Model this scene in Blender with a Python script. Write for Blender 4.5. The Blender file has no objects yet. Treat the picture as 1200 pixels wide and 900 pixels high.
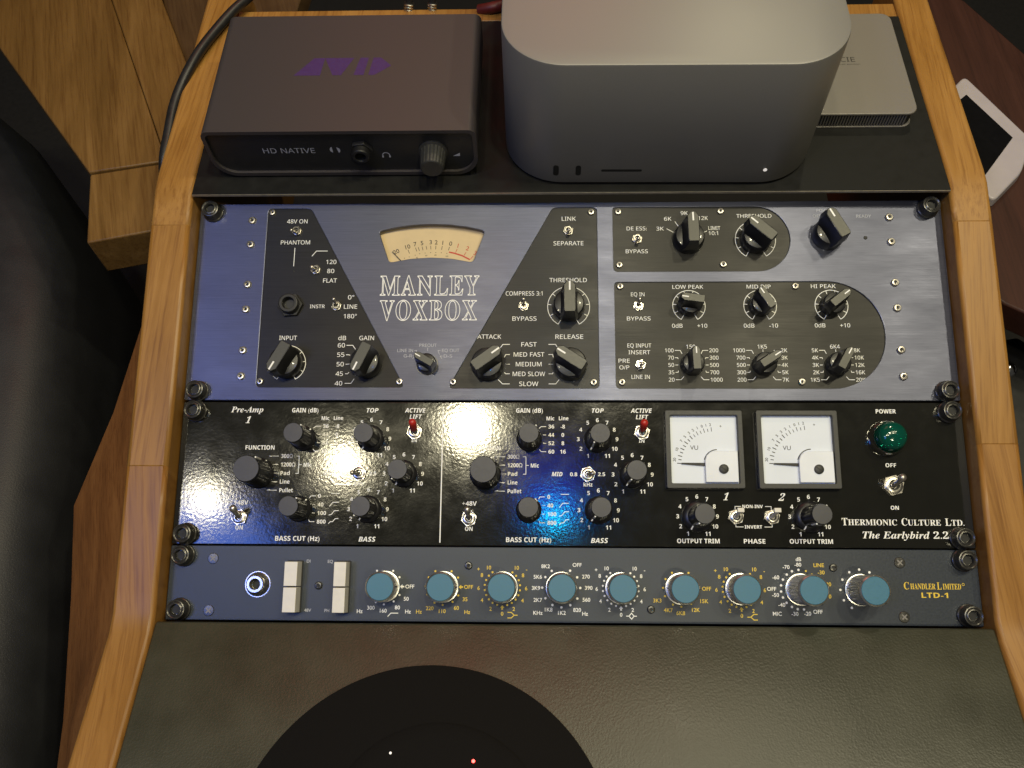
import bpy, bmesh, math, random
from mathutils import Vector, Matrix
random.seed(7)
S = 0.001                                   # everything below is written in millimetres
scene = bpy.context.scene
C = scene.collection
rad = math.radians
TILT = 0.298426                             # the rack slopes 17 degrees down towards the viewer

# ------------------------------------------------------------------ camera
cam = bpy.data.cameras.new('camera')
cam.sensor_width = 36; cam.lens = 30.787; cam.clip_start = 0.01; cam.clip_end = 50
camo = bpy.data.objects.new('camera', cam); C.objects.link(camo)
cx, cy, cz = (0.99954, 0.0153, -0.02612), (-0.00049, 0.87103, 0.49124), (0.03027, -0.491, 0.87063)
camo.matrix_world = Matrix(((cx[0], cy[0], cz[0], -17.9*S), (cx[1], cy[1], cz[1], -386.0*S),
                            (cx[2], cy[2], cz[2], 441.64*S), (0, 0, 0, 1)))
scene.camera = camo

# ------------------------------------------------------------------ light
world = bpy.data.worlds.new('World'); scene.world = world; world.use_nodes = True
bg = world.node_tree.nodes['Background']
bg.inputs[0].default_value = (1.0, 0.95, 0.88, 1); bg.inputs[1].default_value = 0.035
vs = scene.view_settings
vs.view_transform = 'Standard'; vs.look = 'None'; vs.exposure = 0.12; vs.gamma = 1.0

def lamp(name, loc, target, watts, color, size, size_y=None, kind='AREA'):
    l = bpy.data.lights.new(name, kind); l.energy = watts; l.color = color
    if kind == 'AREA':
        l.shape = 'RECTANGLE' if size_y else 'DISK'; l.size = size*S
        if size_y: l.size_y = size_y*S
    else:
        l.shadow_soft_size = size*S
    o = bpy.data.objects.new(name, l); C.objects.link(o)
    o.location = Vector(loc)*S
    o.rotation_euler = (Vector(target)-Vector(loc)).to_track_quat('-Z', 'Y').to_euler()
    return o

WARM = (1.0, 0.905, 0.61)
# a row of ceiling downlights above the desk
for k, (x, y, w) in enumerate([(-832, -527, 1.25), (-488, -436, 1.7), (-184, -348, 3.6),
                               (140, -150, 5.2), (520, -50, 5.0), (860, 40, 4.4)]):
    lamp('ceiling_downlight', (x, y, 1500), (x*0.25, -140, -40), w, WARM, 66)
for x, y, w in [(360, -1080, 4.4)]:          # second row, behind the viewer
    lamp('ceiling_downlight', (x, y, 1450), (x*0.2, -100, 20), w, WARM, 66)
lamp('back_downlight', (330, 640, 1100), (100, -60, 0), 2.0, WARM, 50)
lamp('blue_stage_light', (14, -540, 1500), (-10, -180, -50), 0.30, (0.012, 0.05, 1.0), 110, 70)
lamp('blue_stage_light', (4, -455, 1500), (-10, -180, -50), 0.16, (0.012, 0.04, 1.0), 170, 110)
lamp('cyan_stage_light', (21, -562, 1480), (-10, -180, -50), 0.34, (0.0, 0.60, 1.0), 28)
lamp('blue_side_light', (-840, -700, 1400), (-220, -200, -50), 4.0, (0.08, 0.22, 1.0), 420)
lamp('red_back_light', (-160, 640, 760), (40, 100, 60), 0.8, (1.0, 0.20, 0.14), 480)

# ------------------------------------------------------------------ materials
def new_mat(name):
    m = bpy.data.materials.new(name); m.use_nodes = True
    return m, m.node_tree.nodes, m.node_tree.links, m.node_tree.nodes['Principled BSDF']

def coords(n, l, scale=(1, 1, 1), rot=(0, 0, 0), loc=(0, 0, 0)):
    tc = n.new('ShaderNodeTexCoord'); mp = n.new('ShaderNodeMapping')
    mp.inputs['Location'].default_value = loc; mp.inputs['Scale'].default_value = scale
    src = tc.outputs['Object']
    if any(rot):                                    # turn first, stretch afterwards
        tr = n.new('ShaderNodeMapping'); tr.inputs['Rotation'].default_value = rot
        l.new(src, tr.inputs['Vector']); src = tr.outputs['Vector']
    l.new(src, mp.inputs['Vector'])
    return mp.outputs['Vector']

def noise(n, l, vec, scale, detail=3, rough=0.55):
    t = n.new('ShaderNodeTexNoise'); t.inputs['Scale'].default_value = scale
    t.inputs['Detail'].default_value = detail; t.inputs['Roughness'].default_value = rough
    l.new(vec, t.inputs['Vector'])
    return t

def ramp(n, l, fac, stops):
    r = n.new('ShaderNodeValToRGB')
    e = r.color_ramp.elements
    e[0].position, e[0].color = stops[0][0], (*stops[0][1], 1)
    e[1].position, e[1].color = stops[-1][0], (*stops[-1][1], 1)
    for p, c in stops[1:-1]:
        q = e.new(p); q.color = (*c, 1)
    l.new(fac, r.inputs[0])
    return r

def mrange(n, l, fac, a, b):
    m = n.new('ShaderNodeMapRange'); m.inputs['To Min'].default_value = a; m.inputs['To Max'].default_value = b
    m.inputs['From Min'].default_value = 0.3; m.inputs['From Max'].default_value = 0.7
    l.new(fac, m.inputs['Value'])
    return m.outputs[0]

def bump(n, l, p, h, strength, dist, chain=None):
    b = n.new('ShaderNodeBump'); b.inputs['Strength'].default_value = strength; b.inputs['Distance'].default_value = dist*S
    l.new(h, b.inputs['Height'])
    if chain: l.new(chain, b.inputs['Normal'])
    l.new(b.outputs[0], p.inputs['Normal'])
    return b.outputs[0]

def simple(name, col, rough=0.4, metal=0.0, var=0.12, scale=260, bumps=0.0, coat=0.0, spec=0.5):
    """a plain finish with a little unevenness in colour and gloss"""
    m, n, l, p = new_mat(name)
    v = coords(n, l); t = noise(n, l, v, scale, 4)
    r = ramp(n, l, t.outputs['Fac'], [(0.3, tuple(c*(1-var) for c in col)), (0.7, tuple(min(1, c*(1+var)) for c in col))])
    l.new(r.outputs[0], p.inputs['Base Color'])
    l.new(mrange(n, l, t.outputs['Fac'], max(0.02, rough*0.85), min(1, rough*1.15)), p.inputs['Roughness'])
    p.inputs['Metallic'].default_value = metal; p.inputs['Coat Weight'].default_value = coat
    p.inputs['Specular IOR Level'].default_value = spec
    if bumps: bump(n, l, p, t.outputs['Fac'], bumps, 0.1)
    return m

def brushed(name, col, rough, metal, depth, var=0.25):
    """metal brushed along x: streaks across the panel, highlights spread up and down"""
    m, n, l, p = new_mat(name)
    v = coords(n, l, (9, 1500, 1)); t = noise(n, l, v, 1.0, 5, 0.7)
    v2 = coords(n, l, (60, 4500, 1)); t2 = noise(n, l, v2, 1.0, 3, 0.7)
    mx = n.new('ShaderNodeMath'); mx.operation = 'ADD'; l.new(t.outputs['Fac'], mx.inputs[0]); l.new(t2.outputs['Fac'], mx.inputs[1])
    hf = n.new('ShaderNodeMath'); hf.operation = 'MULTIPLY'; hf.inputs[1].default_value = 0.5; l.new(mx.outputs[0], hf.inputs[0])
    r = ramp(n, l, hf.outputs[0], [(0.36, tuple(c*(1-var) for c in col)), (0.64, tuple(c*(1+var) for c in col))])
    l.new(r.outputs[0], p.inputs['Base Color'])
    smear = noise(n, l, coords(n, l, (14, 40, 1)), 1.0, 5, 0.65)
    both = n.new('ShaderNodeMath'); both.operation = 'MULTIPLY_ADD'; both.inputs[1].default_value = 0.45; l.new(smear.outputs['Fac'], both.inputs[0])
    part = n.new('ShaderNodeMath'); part.operation = 'MULTIPLY'; part.inputs[1].default_value = 0.55; l.new(t.outputs['Fac'], part.inputs[0]); l.new(part.outputs[0], both.inputs[2])
    l.new(mrange(n, l, both.outputs[0], rough*0.72, rough*1.3), p.inputs['Roughness'])
    p.inputs['Metallic'].default_value = metal
    p.inputs['Anisotropic'].default_value = 0.85; p.inputs['Anisotropic Rotation'].default_value = 0.25
    tg = n.new('ShaderNodeTangent'); tg.direction_type = 'UV_MAP'; l.new(tg.outputs[0], p.inputs['Tangent'])
    bump(n, l, p, hf.outputs[0], 0.5, depth)
    return m

def wood(name, c0, c1, c2, rot=(0, 0, 0), rough=0.40, seed=0.0, zs=46):
    """oak with its grain along y"""
    m, n, l, p = new_mat(name)
    v = coords(n, l, (46, 4.5, zs), rot, (seed, seed*1.7, seed*0.6)); t = noise(n, l, v, 1.0, 6, 0.62); t.inputs['Distortion'].default_value = 0.9
    v2 = coords(n, l, (520, 16, zs*11), rot, (seed, seed, seed)); t2 = noise(n, l, v2, 1.0, 4, 0.7)
    r = ramp(n, l, t.outputs['Fac'], [(0.30, c0), (0.5, c1), (0.72, c2)])
    pore = ramp(n, l, t2.outputs['Fac'], [(0.34, (0.62, 0.53, 0.45)), (0.52, (1, 1, 1))])
    mx = n.new('ShaderNodeMix'); mx.data_type = 'RGBA'; mx.blend_type = 'MULTIPLY'; mx.inputs['Factor'].default_value = 0.75
    l.new(r.outputs[0], mx.inputs['A']); l.new(pore.outputs[0], mx.inputs['B'])
    l.new(mx.outputs['Result'], p.inputs['Base Color'])
    l.new(mrange(n, l, t.outputs['Fac'], rough*0.9, rough*1.2), p.inputs['Roughness'])
    p.inputs['Specular IOR Level'].default_value = 0.35
    bump(n, l, p, t2.outputs['Fac'], 0.35, 0.12)
    return m

def hammer(name):
    """glossy black enamel with an orange-peel surface"""
    m, n, l, p = new_mat(name)
    p.inputs['Base Color'].default_value = (0.011, 0.011, 0.009, 1); p.inputs['Roughness'].default_value = 0.2
    p.inputs['Specular IOR Level'].default_value = 0.55
    v = coords(n, l); t = noise(n, l, v, 540, 1.5, 0.5)
    t2 = noise(n, l, v, 90, 2)
    b = n.new('ShaderNodeBump'); b.inputs['Strength'].default_value = 0.42; b.inputs['Distance'].default_value = 0.06*S
    l.new(t.outputs['Fac'], b.inputs['Height'])
    l.new(b.outputs[0], p.inputs['Normal'])
    l.new(mrange(n, l, t2.outputs['Fac'], 0.085, 0.13), p.inputs['Roughness'])
    return m

def leather(name, col, rough=0.42, spec=0.5):
    m, n, l, p = new_mat(name)
    p.inputs['Specular IOR Level'].default_value = spec
    v = coords(n, l)
    vo = n.new('ShaderNodeTexVoronoi'); vo.inputs['Scale'].default_value = 760; l.new(v, vo.inputs['Vector'])
    t = noise(n, l, v, 1500, 3); t2 = noise(n, l, v, 30, 4)
    mx = n.new('ShaderNodeMath'); mx.operation = 'ADD'; l.new(vo.outputs['Distance'], mx.inputs[0]); l.new(t.outputs['Fac'], mx.inputs[1])
    r = ramp(n, l, t2.outputs['Fac'], [(0.3, tuple(c*0.85 for c in col)), (0.7, tuple(c*1.15 for c in col))])
    l.new(r.outputs[0], p.inputs['Base Color'])
    l.new(mrange(n, l, t2.outputs['Fac'], rough*0.9, rough*1.12), p.inputs['Roughness'])
    bump(n, l, p, mx.outputs[0], 0.34, 0.2)
    return m

def emitter(name, col, strength):
    m, n, l, p = new_mat(name)
    p.inputs['Base Color'].default_value = (*col, 1)
    p.inputs['Emission Color'].default_value = (*col, 1); p.inputs['Emission Strength'].default_value = strength
    return m

def glass(name, col, rough=0.08, trans=0.9):
    m, n, l, p = new_mat(name)
    p.inputs['Base Color'].default_value = (*col, 1); p.inputs['Roughness'].default_value = rough
    p.inputs['Transmission Weight'].default_value = trans; p.inputs['IOR'].default_value = 1.49
    v = coords(n, l); t = noise(n, l, v, 420, 3); bump(n, l, p, t.outputs['Fac'], 0.4, 0.25)
    return m

M = dict(
    blue_metal=brushed('brushed_blue_metal', (0.112, 0.119, 0.168), 0.40, 0.85, 0.006),
    plate=brushed('brushed_black_plate', (0.022, 0.0215, 0.021), 0.40, 0.55, 0.005, 0.35),
    hammer=hammer('black_hammer_enamel'),
    steel_blue=simple('satin_steel_blue_paint', (0.022, 0.029, 0.042), 0.40, 0.1, 0.1, 900, 0.12),
    knob=simple('black_phenolic', (0.009, 0.009, 0.010), 0.36, 0, 0.1, 300, 0, 0.2),
    knob_top=simple('bar_top_satin', (0.052, 0.052, 0.046), 0.42, 0.3, 0.15, 1400),
    knob_body=simple('black_knob_plastic', (0.011, 0.011, 0.013), 0.33),
    knob_grey=simple('grey_knob_cap', (0.050, 0.050, 0.056), 0.5, 0.2, 0.12, 1500),
    ink=simple('white_ink', (0.86, 0.86, 0.84), 0.5, 0, 0.04, 900),
    ink_dim=simple('grey_ink', (0.42, 0.43, 0.48), 0.5, 0, 0.06, 900),
    ink_yellow=simple('yellow_ink', (0.74, 0.52, 0.045), 0.5, 0, 0.08, 900),
    ink_purple=simple('purple_ink', (0.045, 0.021, 0.105), 0.5, 0, 0.08, 400),
    ink_black=simple('black_ink', (0.02, 0.018, 0.015), 0.6),
    ink_red=simple('red_ink', (0.50, 0.05, 0.025), 0.6),
    chrome=simple('chrome', (0.72, 0.71, 0.68), 0.14, 1.0, 0.05, 500),
    satin_silver=simple('satin_silver', (0.66, 0.65, 0.62), 0.30, 0.92, 0.06, 900),
    nickel=simple('worn_nickel', (0.60, 0.57, 0.52), 0.28, 1.0, 0.1, 700),
    screw=simple('zinc_screw', (0.55, 0.52, 0.47), 0.32, 0.9, 0.1, 700),
    screw_dull=simple('dull_screw_slot', (0.20, 0.19, 0.18), 0.5, 0.4),
    bolt=simple('black_oxide_bolt', (0.085, 0.083, 0.078), 0.30, 0.75, 0.2, 700, 0.15),
    dark=simple('socket_black', (0.004, 0.004, 0.004), 0.6),
    cap_blue=simple('teal_blue_cap', (0.038, 0.150, 0.235), 0.45, 0.0, 0.05, 900),
    button=simple('ivory_button', (0.68, 0.65, 0.59), 0.35, 0, 0.05, 200),
    red_cap=simple('red_lever_cap', (0.42, 0.022, 0.015), 0.35),
    green_lens=glass('green_lens', (0.004, 0.105, 0.07), 0.1, 0.5),
    meter_black=simple('meter_bezel', (0.026, 0.026, 0.025), 0.5, 0, 0.15, 700, 0.2),
    meter_white=simple('meter_card', (0.64, 0.69, 0.79), 0.4, 0, 0.03, 60),
    meter_cover=simple('meter_lower_cover', (0.70, 0.735, 0.81), 0.3, 0, 0.03, 60),
    meter_cream=simple('cream_meter_card', (0.62, 0.47, 0.26), 0.55, 0, 0.08, 60),
    oak=wood('oiled_oak', (0.215, 0.100, 0.021), (0.300, 0.149, 0.034), (0.370, 0.194, 0.050), (0, 0, rad(3))),
    oak_two=wood('oiled_oak_middle', (0.215, 0.100, 0.021), (0.300, 0.149, 0.034), (0.370, 0.194, 0.050), (-TILT, 0, rad(4)), 0.38, 3.7, 5),
    oak_three=wood('oiled_oak_front', (0.205, 0.092, 0.020), (0.285, 0.137, 0.032), (0.355, 0.182, 0.048), (-TILT*0.3, 0, rad(-7)), 0.38, 8.1, 3),
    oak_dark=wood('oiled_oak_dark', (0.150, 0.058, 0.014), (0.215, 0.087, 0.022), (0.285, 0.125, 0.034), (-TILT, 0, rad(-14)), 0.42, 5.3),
    oak_beam=wood('beam_oak', (0.105, 0.055, 0.014), (0.150, 0.080, 0.021), (0.205, 0.114, 0.033), (0, 0, rad(-17)), 0.45, 2.2),
    brown_wood=wood('dark_brown_wood', (0.045, 0.025, 0.010), (0.065, 0.036, 0.014), (0.09, 0.052, 0.020), (0, 0, rad(-17)), 0.5, 6.6),  # for beam_back: grained like the beam, in a much darker brown
    mahogany=wood('dark_red_wood', (0.028, 0.008, 0.0045), (0.036, 0.010, 0.0055), (0.046, 0.013, 0.007), rough=0.55),
    leather=leather('black_grained_leather', (0.037, 0.0375, 0.0235), 0.37, 0.9),
    shelf=simple('black_satin_shelf', (0.007, 0.007, 0.0065), 0.6, 0, 0.2, 120, 0.05, spec=0.25),
    edge=simple('worn_metal_edge', (0.30, 0.27, 0.22), 0.45, 0.5),
    felt=simple('black_felt', (0.0075, 0.0068, 0.0065), 0.95, 0, 0.25, 2200, 0.6, spec=0.1),
    black=simple('soft_black_plastic', (0.010, 0.010, 0.011), 0.45, 0, 0.1, 200),
    rubber=simple('cable_rubber', (0.012, 0.012, 0.013), 0.42, 0, 0.1, 200),
    graphite=simple('graphite_aluminium', (0.058, 0.051, 0.052), 0.5, 0.3, 0.07, 1500, 0.06),
    front=simple('matte_black_front', (0.016, 0.016, 0.0165), 0.42, 0, 0.1, 200),
    silver=simple('bead_blasted_aluminium', (0.215, 0.208, 0.196), 0.45, 0.25, 0.05, 2400, 0.08),
    silver_mat=simple('drive_aluminium', (0.205, 0.190, 0.175), 0.45, 0.3, 0.05, 2400, 0.08),
    fin=simple('dark_fins', (0.035, 0.036, 0.038), 0.45, 0.4),
    white_plastic=simple('white_plastic', (0.37, 0.34, 0.37), 0.4, 0, 0.04, 60),
    screen=simple('dead_screen', (0.006, 0.006, 0.007), 0.12),
    chair=leather('black_chair_leather', (0.016, 0.017, 0.020), 0.5),
    stitch=simple('grey_piping', (0.035, 0.033, 0.032), 0.7, 0, 0.2, 900, 0.3),
    floor=simple('dark_carpet', (0.010, 0.0095, 0.009), 0.95, 0, 0.3, 120, 0.5),
    wall=simple('dark_wall', (0.010, 0.010, 0.013), 0.9, 0, 0.2, 8),
    red_plug=simple('red_plug', (0.10, 0.010, 0.008), 0.5),
    red_led=emitter('red_led', (1.0, 0.05, 0.04), 9.0),
    white_emitter=emitter('white_emitter', (1.0, 0.95, 0.9), 0.4),
)

# ------------------------------------------------------------------ builders
class MB:
    """collects shapes (mm) and links them as ONE mesh object"""
    def __init__(self): self.v, self.f, self.mi, self.mats = [], [], [], []
    def slot(self, m):
        if m not in self.mats: self.mats.append(m)
        return self.mats.index(m)
    def add(self, verts, faces, m=None):
        o = len(self.v); self.v += [tuple(q) for q in verts]
        k = self.slot(m) if m else 0
        for f in faces: self.f.append([i+o for i in f]); self.mi.append(k)
        return self
    def prism(self, poly, z0, z1, m=None, inset=0.0):
        n = len(poly)
        cxm = sum(p[0] for p in poly)/n; cym = sum(p[1] for p in poly)/n
        top = poly
        if inset:
            top = []
            for x, y in poly:
                d = math.hypot(x-cxm, y-cym) or 1
                top.append((x-(x-cxm)/d*inset, y-(y-cym)/d*inset))
        vs_ = [(x, y, z0) for x, y in poly]+[(x, y, z1) for x, y in top]
        fs = [list(range(n-1, -1, -1)), list(range(n, 2*n))]+[[i, (i+1) % n, n+(i+1) % n, n+i] for i in range(n)]
        return self.add(vs_, fs, m)
    def box(self, x0, x1, y0, y1, z0, z1, m=None):
        return self.prism([(x0, y0), (x1, y0), (x1, y1), (x0, y1)], z0, z1, m)
    def lathe(self, x, y, prof, n=32, m=None, cap=True):
        """prof: list of (radius, z), bottom to top"""
        vs_, fs = [], []
        for r, z in prof:
            for i in range(n):
                a = 2*math.pi*i/n; vs_.append((x+r*math.cos(a), y+r*math.sin(a), z))
        for k in range(len(prof)-1):
            for i in range(n):
                j = (i+1) % n
                fs.append([k*n+i, k*n+j, (k+1)*n+j, (k+1)*n+i])
        if cap:
            fs.append(list(range(n-1, -1, -1))); fs.append([(len(prof)-1)*n+i for i in range(n)])
        return self.add(vs_, fs, m)
    def ring(self, x, y, r0, r1, z0, z1, n=32, m=None):
        return self.lathe(x, y, [(r0, z0), (r1, z0), (r1, z1), (r0, z1), (r0, z0)], n, m, cap=False)
    def tube(self, path, radii, n=12, m=None):
        if not isinstance(radii, (list, tuple)): radii = [radii]*len(path)
        P = [Vector(q) for q in path]; vs_, fs = [], []
        up = Vector((0.31, 0.17, 0.93)).normalized()
        for i, q in enumerate(P):
            t = (P[min(i+1, len(P)-1)]-P[max(i-1, 0)]).normalized()
            a = t.cross(up)
            if a.length < 1e-3: a = t.cross(Vector((1, 0, 0)))
            a.normalize(); b = t.cross(a)
            for k in range(n):
                w = 2*math.pi*k/n; vs_.append(q+(a*math.cos(w)+b*math.sin(w))*radii[i])
        for i in range(len(P)-1):
            for k in range(n):
                j = (k+1) % n; fs.append([i*n+k, i*n+j, (i+1)*n+j, (i+1)*n+k])
        fs.append(list(range(n-1, -1, -1))); fs.append([(len(P)-1)*n+k for k in range(n)])
        return self.add(vs_, fs, m)
    def line(self, pts, w, z, m=None, h=0.06):
        """a printed stroke, a thin ribbon on the panel"""
        P = [Vector((p[0], p[1])) for p in pts]; L, R = [], []
        for i, q in enumerate(P):
            d0 = (q-P[i-1]).normalized() if i else (P[1]-q).normalized()
            d1 = (P[i+1]-q).normalized() if i < len(P)-1 else d0
            d = (d0+d1); d = d.normalized() if d.length > 1e-6 else d0
            nn = Vector((-d.y, d.x)); c = max(0.5, nn.dot(Vector((-d0.y, d0.x))))
            L.append(q+nn*(w/2/c)); R.append(q-nn*(w/2/c))
        k = len(P); vs_ = [(q.x, q.y, z+h) for q in L]+[(q.x, q.y, z+h) for q in R]
        return self.add(vs_, [[i, k+i, k+i+1, i+1] for i in range(k-1)], m)
    def dot(self, x, y, r, z, m=None, n=14, h=0.06):
        return self.add([(x+r*math.cos(2*math.pi*i/n), y+r*math.sin(2*math.pi*i/n), z+h) for i in range(n)], [list(range(n))], m)
    def build(self, name, mat, parent=None, bevel=0.0, smooth=38, loc=None, rot=None, seg=2):
        me = bpy.data.meshes.new(name)
        me.from_pydata([Vector(q)*S for q in self.v], [], self.f)
        if self.mats and self.mats[0]:
            for m in self.mats: me.materials.append(M[m])
            me.polygons.foreach_set('material_index', self.mi)
        else:
            me.materials.append(M[mat])
        bm = bmesh.new(); bm.from_mesh(me); bmesh.ops.recalc_face_normals(bm, faces=[f for f in bm.faces]) if not name.startswith(('printed', 'pointer_line')) else None
        bm.to_mesh(me); bm.free()
        if smooth:
            me.polygons.foreach_set('use_smooth', [True]*len(me.polygons)); me.set_sharp_from_angle(angle=rad(smooth))
        o = bpy.data.objects.new(name, me); C.objects.link(o)
        if bevel:
            b = o.modifiers.new('edge', 'BEVEL'); b.width = bevel*S; b.segments = seg; b.limit_method = 'ANGLE'; b.angle_limit = rad(35)
            b.harden_normals = False
        if parent: o.parent = parent
        if loc: o.location = Vector(loc)*S
        if rot: o.rotation_euler = rot
        return o

def flat_uv(o):
    """u runs along the panel, v up it, so that the brushing has a direction"""
    me = o.data; uv = me.uv_layers.new(name='UVMap')
    for lp in me.loops:
        c = me.vertices[lp.vertex_index].co; uv.data[lp.index].uv = (c.x*2+0.5, c.y*2+0.5)
    return o

def thing(name, label, cat, loc=(0, 0, 0), rot=(0, 0, 0), group=None):
    o = bpy.data.objects.new(name, None); C.objects.link(o); o.empty_display_size = 0.02
    o.location = Vector(loc)*S; o.rotation_euler = rot
    o['label'] = label; o['category'] = cat
    if group: o['group'] = group
    return o

def rounded(x0, x1, y0, y1, r, n=6):
    rs = r if isinstance(r, (list, tuple)) else [r]*4           # BL, BR, TR, TL
    out = []
    for (cx_, cy_, q, rr) in ((x0+rs[0], y0+rs[0], 2, rs[0]), (x1-rs[1], y0+rs[1], 3, rs[1]), (x1-rs[2], y1-rs[2], 0, rs[2]), (x0+rs[3], y1-rs[3], 1, rs[3])):
        k = max(1, int(n*(1 if rr < 8 else 3)))
        for i in range(k+1):
            a = (q+i/k)*math.pi/2; out.append((cx_+rr*math.cos(a), cy_+rr*math.sin(a)))
    return out

def roundpoly(pts, r, n=5):
    """round the corners of a polygon"""
    out = []; k = len(pts)
    for i in range(k):
        p = Vector(pts[i]); a = (Vector(pts[i-1])-p).normalized(); b = (Vector(pts[(i+1) % k])-p).normalized()
        p0, p1 = p+a*r, p+b*r
        for t in range(n+1):
            u = t/n; q = p0*(1-u)**2+p*2*u*(1-u)+p1*u*u; out.append((q.x, q.y))
    return out

def sheet(name, mat, parent, outer, holes, z0, z1, bev=0.35):
    """a plate with openings cut through it"""
    cu = bpy.data.curves.new(name, 'CURVE'); cu.dimensions = '2D'; cu.fill_mode = 'BOTH'
    for poly in [outer]+holes:
        sp = cu.splines.new('POLY'); sp.points.add(len(poly)-1); sp.use_cyclic_u = True
        for p, q in zip(sp.points, poly): p.co = (q[0]*S, q[1]*S, 0, 1)
    cu.extrude = (z1-z0)/2*S-bev*S; cu.bevel_depth = bev*S; cu.bevel_resolution = 1; cu.offset = -bev*S
    o = bpy.data.objects.new(name, cu); C.objects.link(o)
    dg = bpy.context.evaluated_depsgraph_get(); me = bpy.data.meshes.new_from_object(o.evaluated_get(dg))
    bpy.data.objects.remove(o)
    me.name = name; me.transform(Matrix.Translation((0, 0, (z0+z1)/2*S)))
    me.materials.clear(); me.materials.append(M[mat])
    me.polygons.foreach_set('use_smooth', [True]*len(me.polygons)); me.set_sharp_from_angle(angle=rad(30))
    ob = bpy.data.objects.new(name, me); C.objects.link(ob); ob.parent = parent
    return ob

# lettering: text is collected per panel and baked into one mesh under its faceplate
FONTS = {'sans': (0x1D5A0, 0x1D5BA, 0x1D7E2), 'bold': (0x1D5D4, 0x1D5EE, 0x1D7EC), 'bolditalic': (0x1D63C, 0x1D656, None),
         'serif': (0x1D400, 0x1D41A, 0x1D7CE), 'serifitalic': (0x1D468, 0x1D482, 0x1D7CE), 'plain': None}
def conv(s, font):
    if FONTS[font] is None: return s
    A, a, d = FONTS[font]; r = ''
    for ch in s:
        if 'A' <= ch <= 'Z': r += chr(A+ord(ch)-65)
        elif 'a' <= ch <= 'z': r += chr(a+ord(ch)-97)
        elif ch.isdigit() and d and ch in '0123456789': r += chr(d+ord(ch)-48)
        else: r += ch
    return r
CAP = {'sans': 0.70, 'bold': 0.70, 'bolditalic': 0.70, 'serif': 0.66, 'serifitalic': 0.66, 'plain': 0.70}
class Lettering:
    def __init__(self): self.items = []; self.mb = MB()
    def t(self, s, x, y, cap, font='sans', m='ink', z=0.0, width=None, align='CENTER', shear=0.0, rot=0.0, bold=0.0, outline=0.0, sx=1.0, space=1.0):
        """s centred at (x, y); cap = capital height, width = fitted width, both mm"""
        cu = bpy.data.curves.new('text', 'FONT'); cu.body = conv(s, font); cu.align_x = align; cu.align_y = 'BOTTOM_BASELINE'
        cu.resolution_u = 4; cu.size = 1; cu.shear = shear; cu.space_character = space; cu.offset = bold
        if outline: cu.fill_mode = 'NONE'; cu.bevel_depth = outline; cu.bevel_resolution = 0
        o = bpy.data.objects.new('text', cu); C.objects.link(o)
        self.items.append((o, x, y, cap, CAP[font], m, z, width, rot, sx))
    def bake(self, name, parent):
        bpy.context.view_layer.update(); dg = bpy.context.evaluated_depsgraph_get()
        for o, x, y, cap, ch, m, z, width, rot, sx in self.items:
            e = o.evaluated_get(dg); me = e.to_mesh()
            k = cap/ch; kx = k*sx
            if len(me.vertices):
                if width:
                    xs = [v.co.x for v in me.vertices]; kx = width/max(1e-6, max(xs)-min(xs))
                c_, s_ = math.cos(rot), math.sin(rot); vv = []
                for v in me.vertices:
                    X, Y = v.co.x*kx, v.co.y*k-cap/2
                    vv.append((x+X*c_-Y*s_, y+X*s_+Y*c_, z+0.06+v.co.z*k*0.2))
                self.mb.add(vv, [list(p.vertices) for p in me.polygons], m)
            e.to_mesh_clear()
        for it in self.items:
            cu = it[0].data; bpy.data.objects.remove(it[0]); bpy.data.curves.remove(cu)
        return self.mb.build(name, 'ink', parent, smooth=0)

def polar(x, y, r, deg): return (x+r*math.cos(rad(deg)), y+r*math.sin(rad(deg)))
def arc(x, y, r, a0, a1, n=28): return [polar(x, y, r, a0+(a1-a0)*i/n) for i in range(n+1)]

# ---- hardware
def rack_bolt(u, x, y):
    b = MB(); b.lathe(x, y, [(6.6, 0), (6.8, 0.5), (6.6, 1.6), (5.9, 2.0), (5.75, 2.3), (5.75, 7.0), (5.45, 7.7), (4.9, 7.9), (4.3, 7.5), (3.9, 7.9), (3.3, 8.0), (2.95, 7.5), (2.9, 5.2), (0.01, 5.2)], 32)
    o = b.build('rack_bolt', 'bolt', u)
    s = MB(); s.prism([polar(x, y, 2.85, 60*i+12) for i in range(6)], 5.25, 5.5); s.build('hex_socket', 'dark', o, smooth=0)
    return o

def panel_screw(u, x, y, z=0.0, r=2.4):
    b = MB(); b.lathe(x, y, [(r, z), (r, z+0.9), (r*0.8, z+1.5), (r*0.52, z+1.6), (r*0.5, z+0.7), (0.01, z+0.7)], 20)
    o = b.build('panel_screw', 'screw', u)
    s = MB(); s.prism([polar(x, y, r*0.44, 60*i) for i in range(6)], z+0.72, z+0.95); s.build('hex_socket', 'dark', o, smooth=0)

def cross_screw(u, x, y, r=3.3, a=45, mat='bolt'):
    b = MB(); b.lathe(x, y, [(r, 0), (r, 0.15), (r*0.9, 0.45), (0.01, 0.6)], 24)
    o = b.build('panel_screw', mat, u)
    s = MB()
    for q in (0, 90):
        c, d = polar(0, 0, r*0.6, a+q), polar(0, 0, 0.42, a+q+90)
        s.prism([(x+c[0]+d[0], y+c[1]+d[1]), (x-c[0]+d[0], y-c[1]+d[1]), (x-c[0]-d[0], y-c[1]-d[1]), (x+c[0]-d[0], y+c[1]-d[1])], 0.5, 0.68+q*0.0002)
    s.build('cross_slot', 'screw_dull', o, smooth=0)

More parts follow.
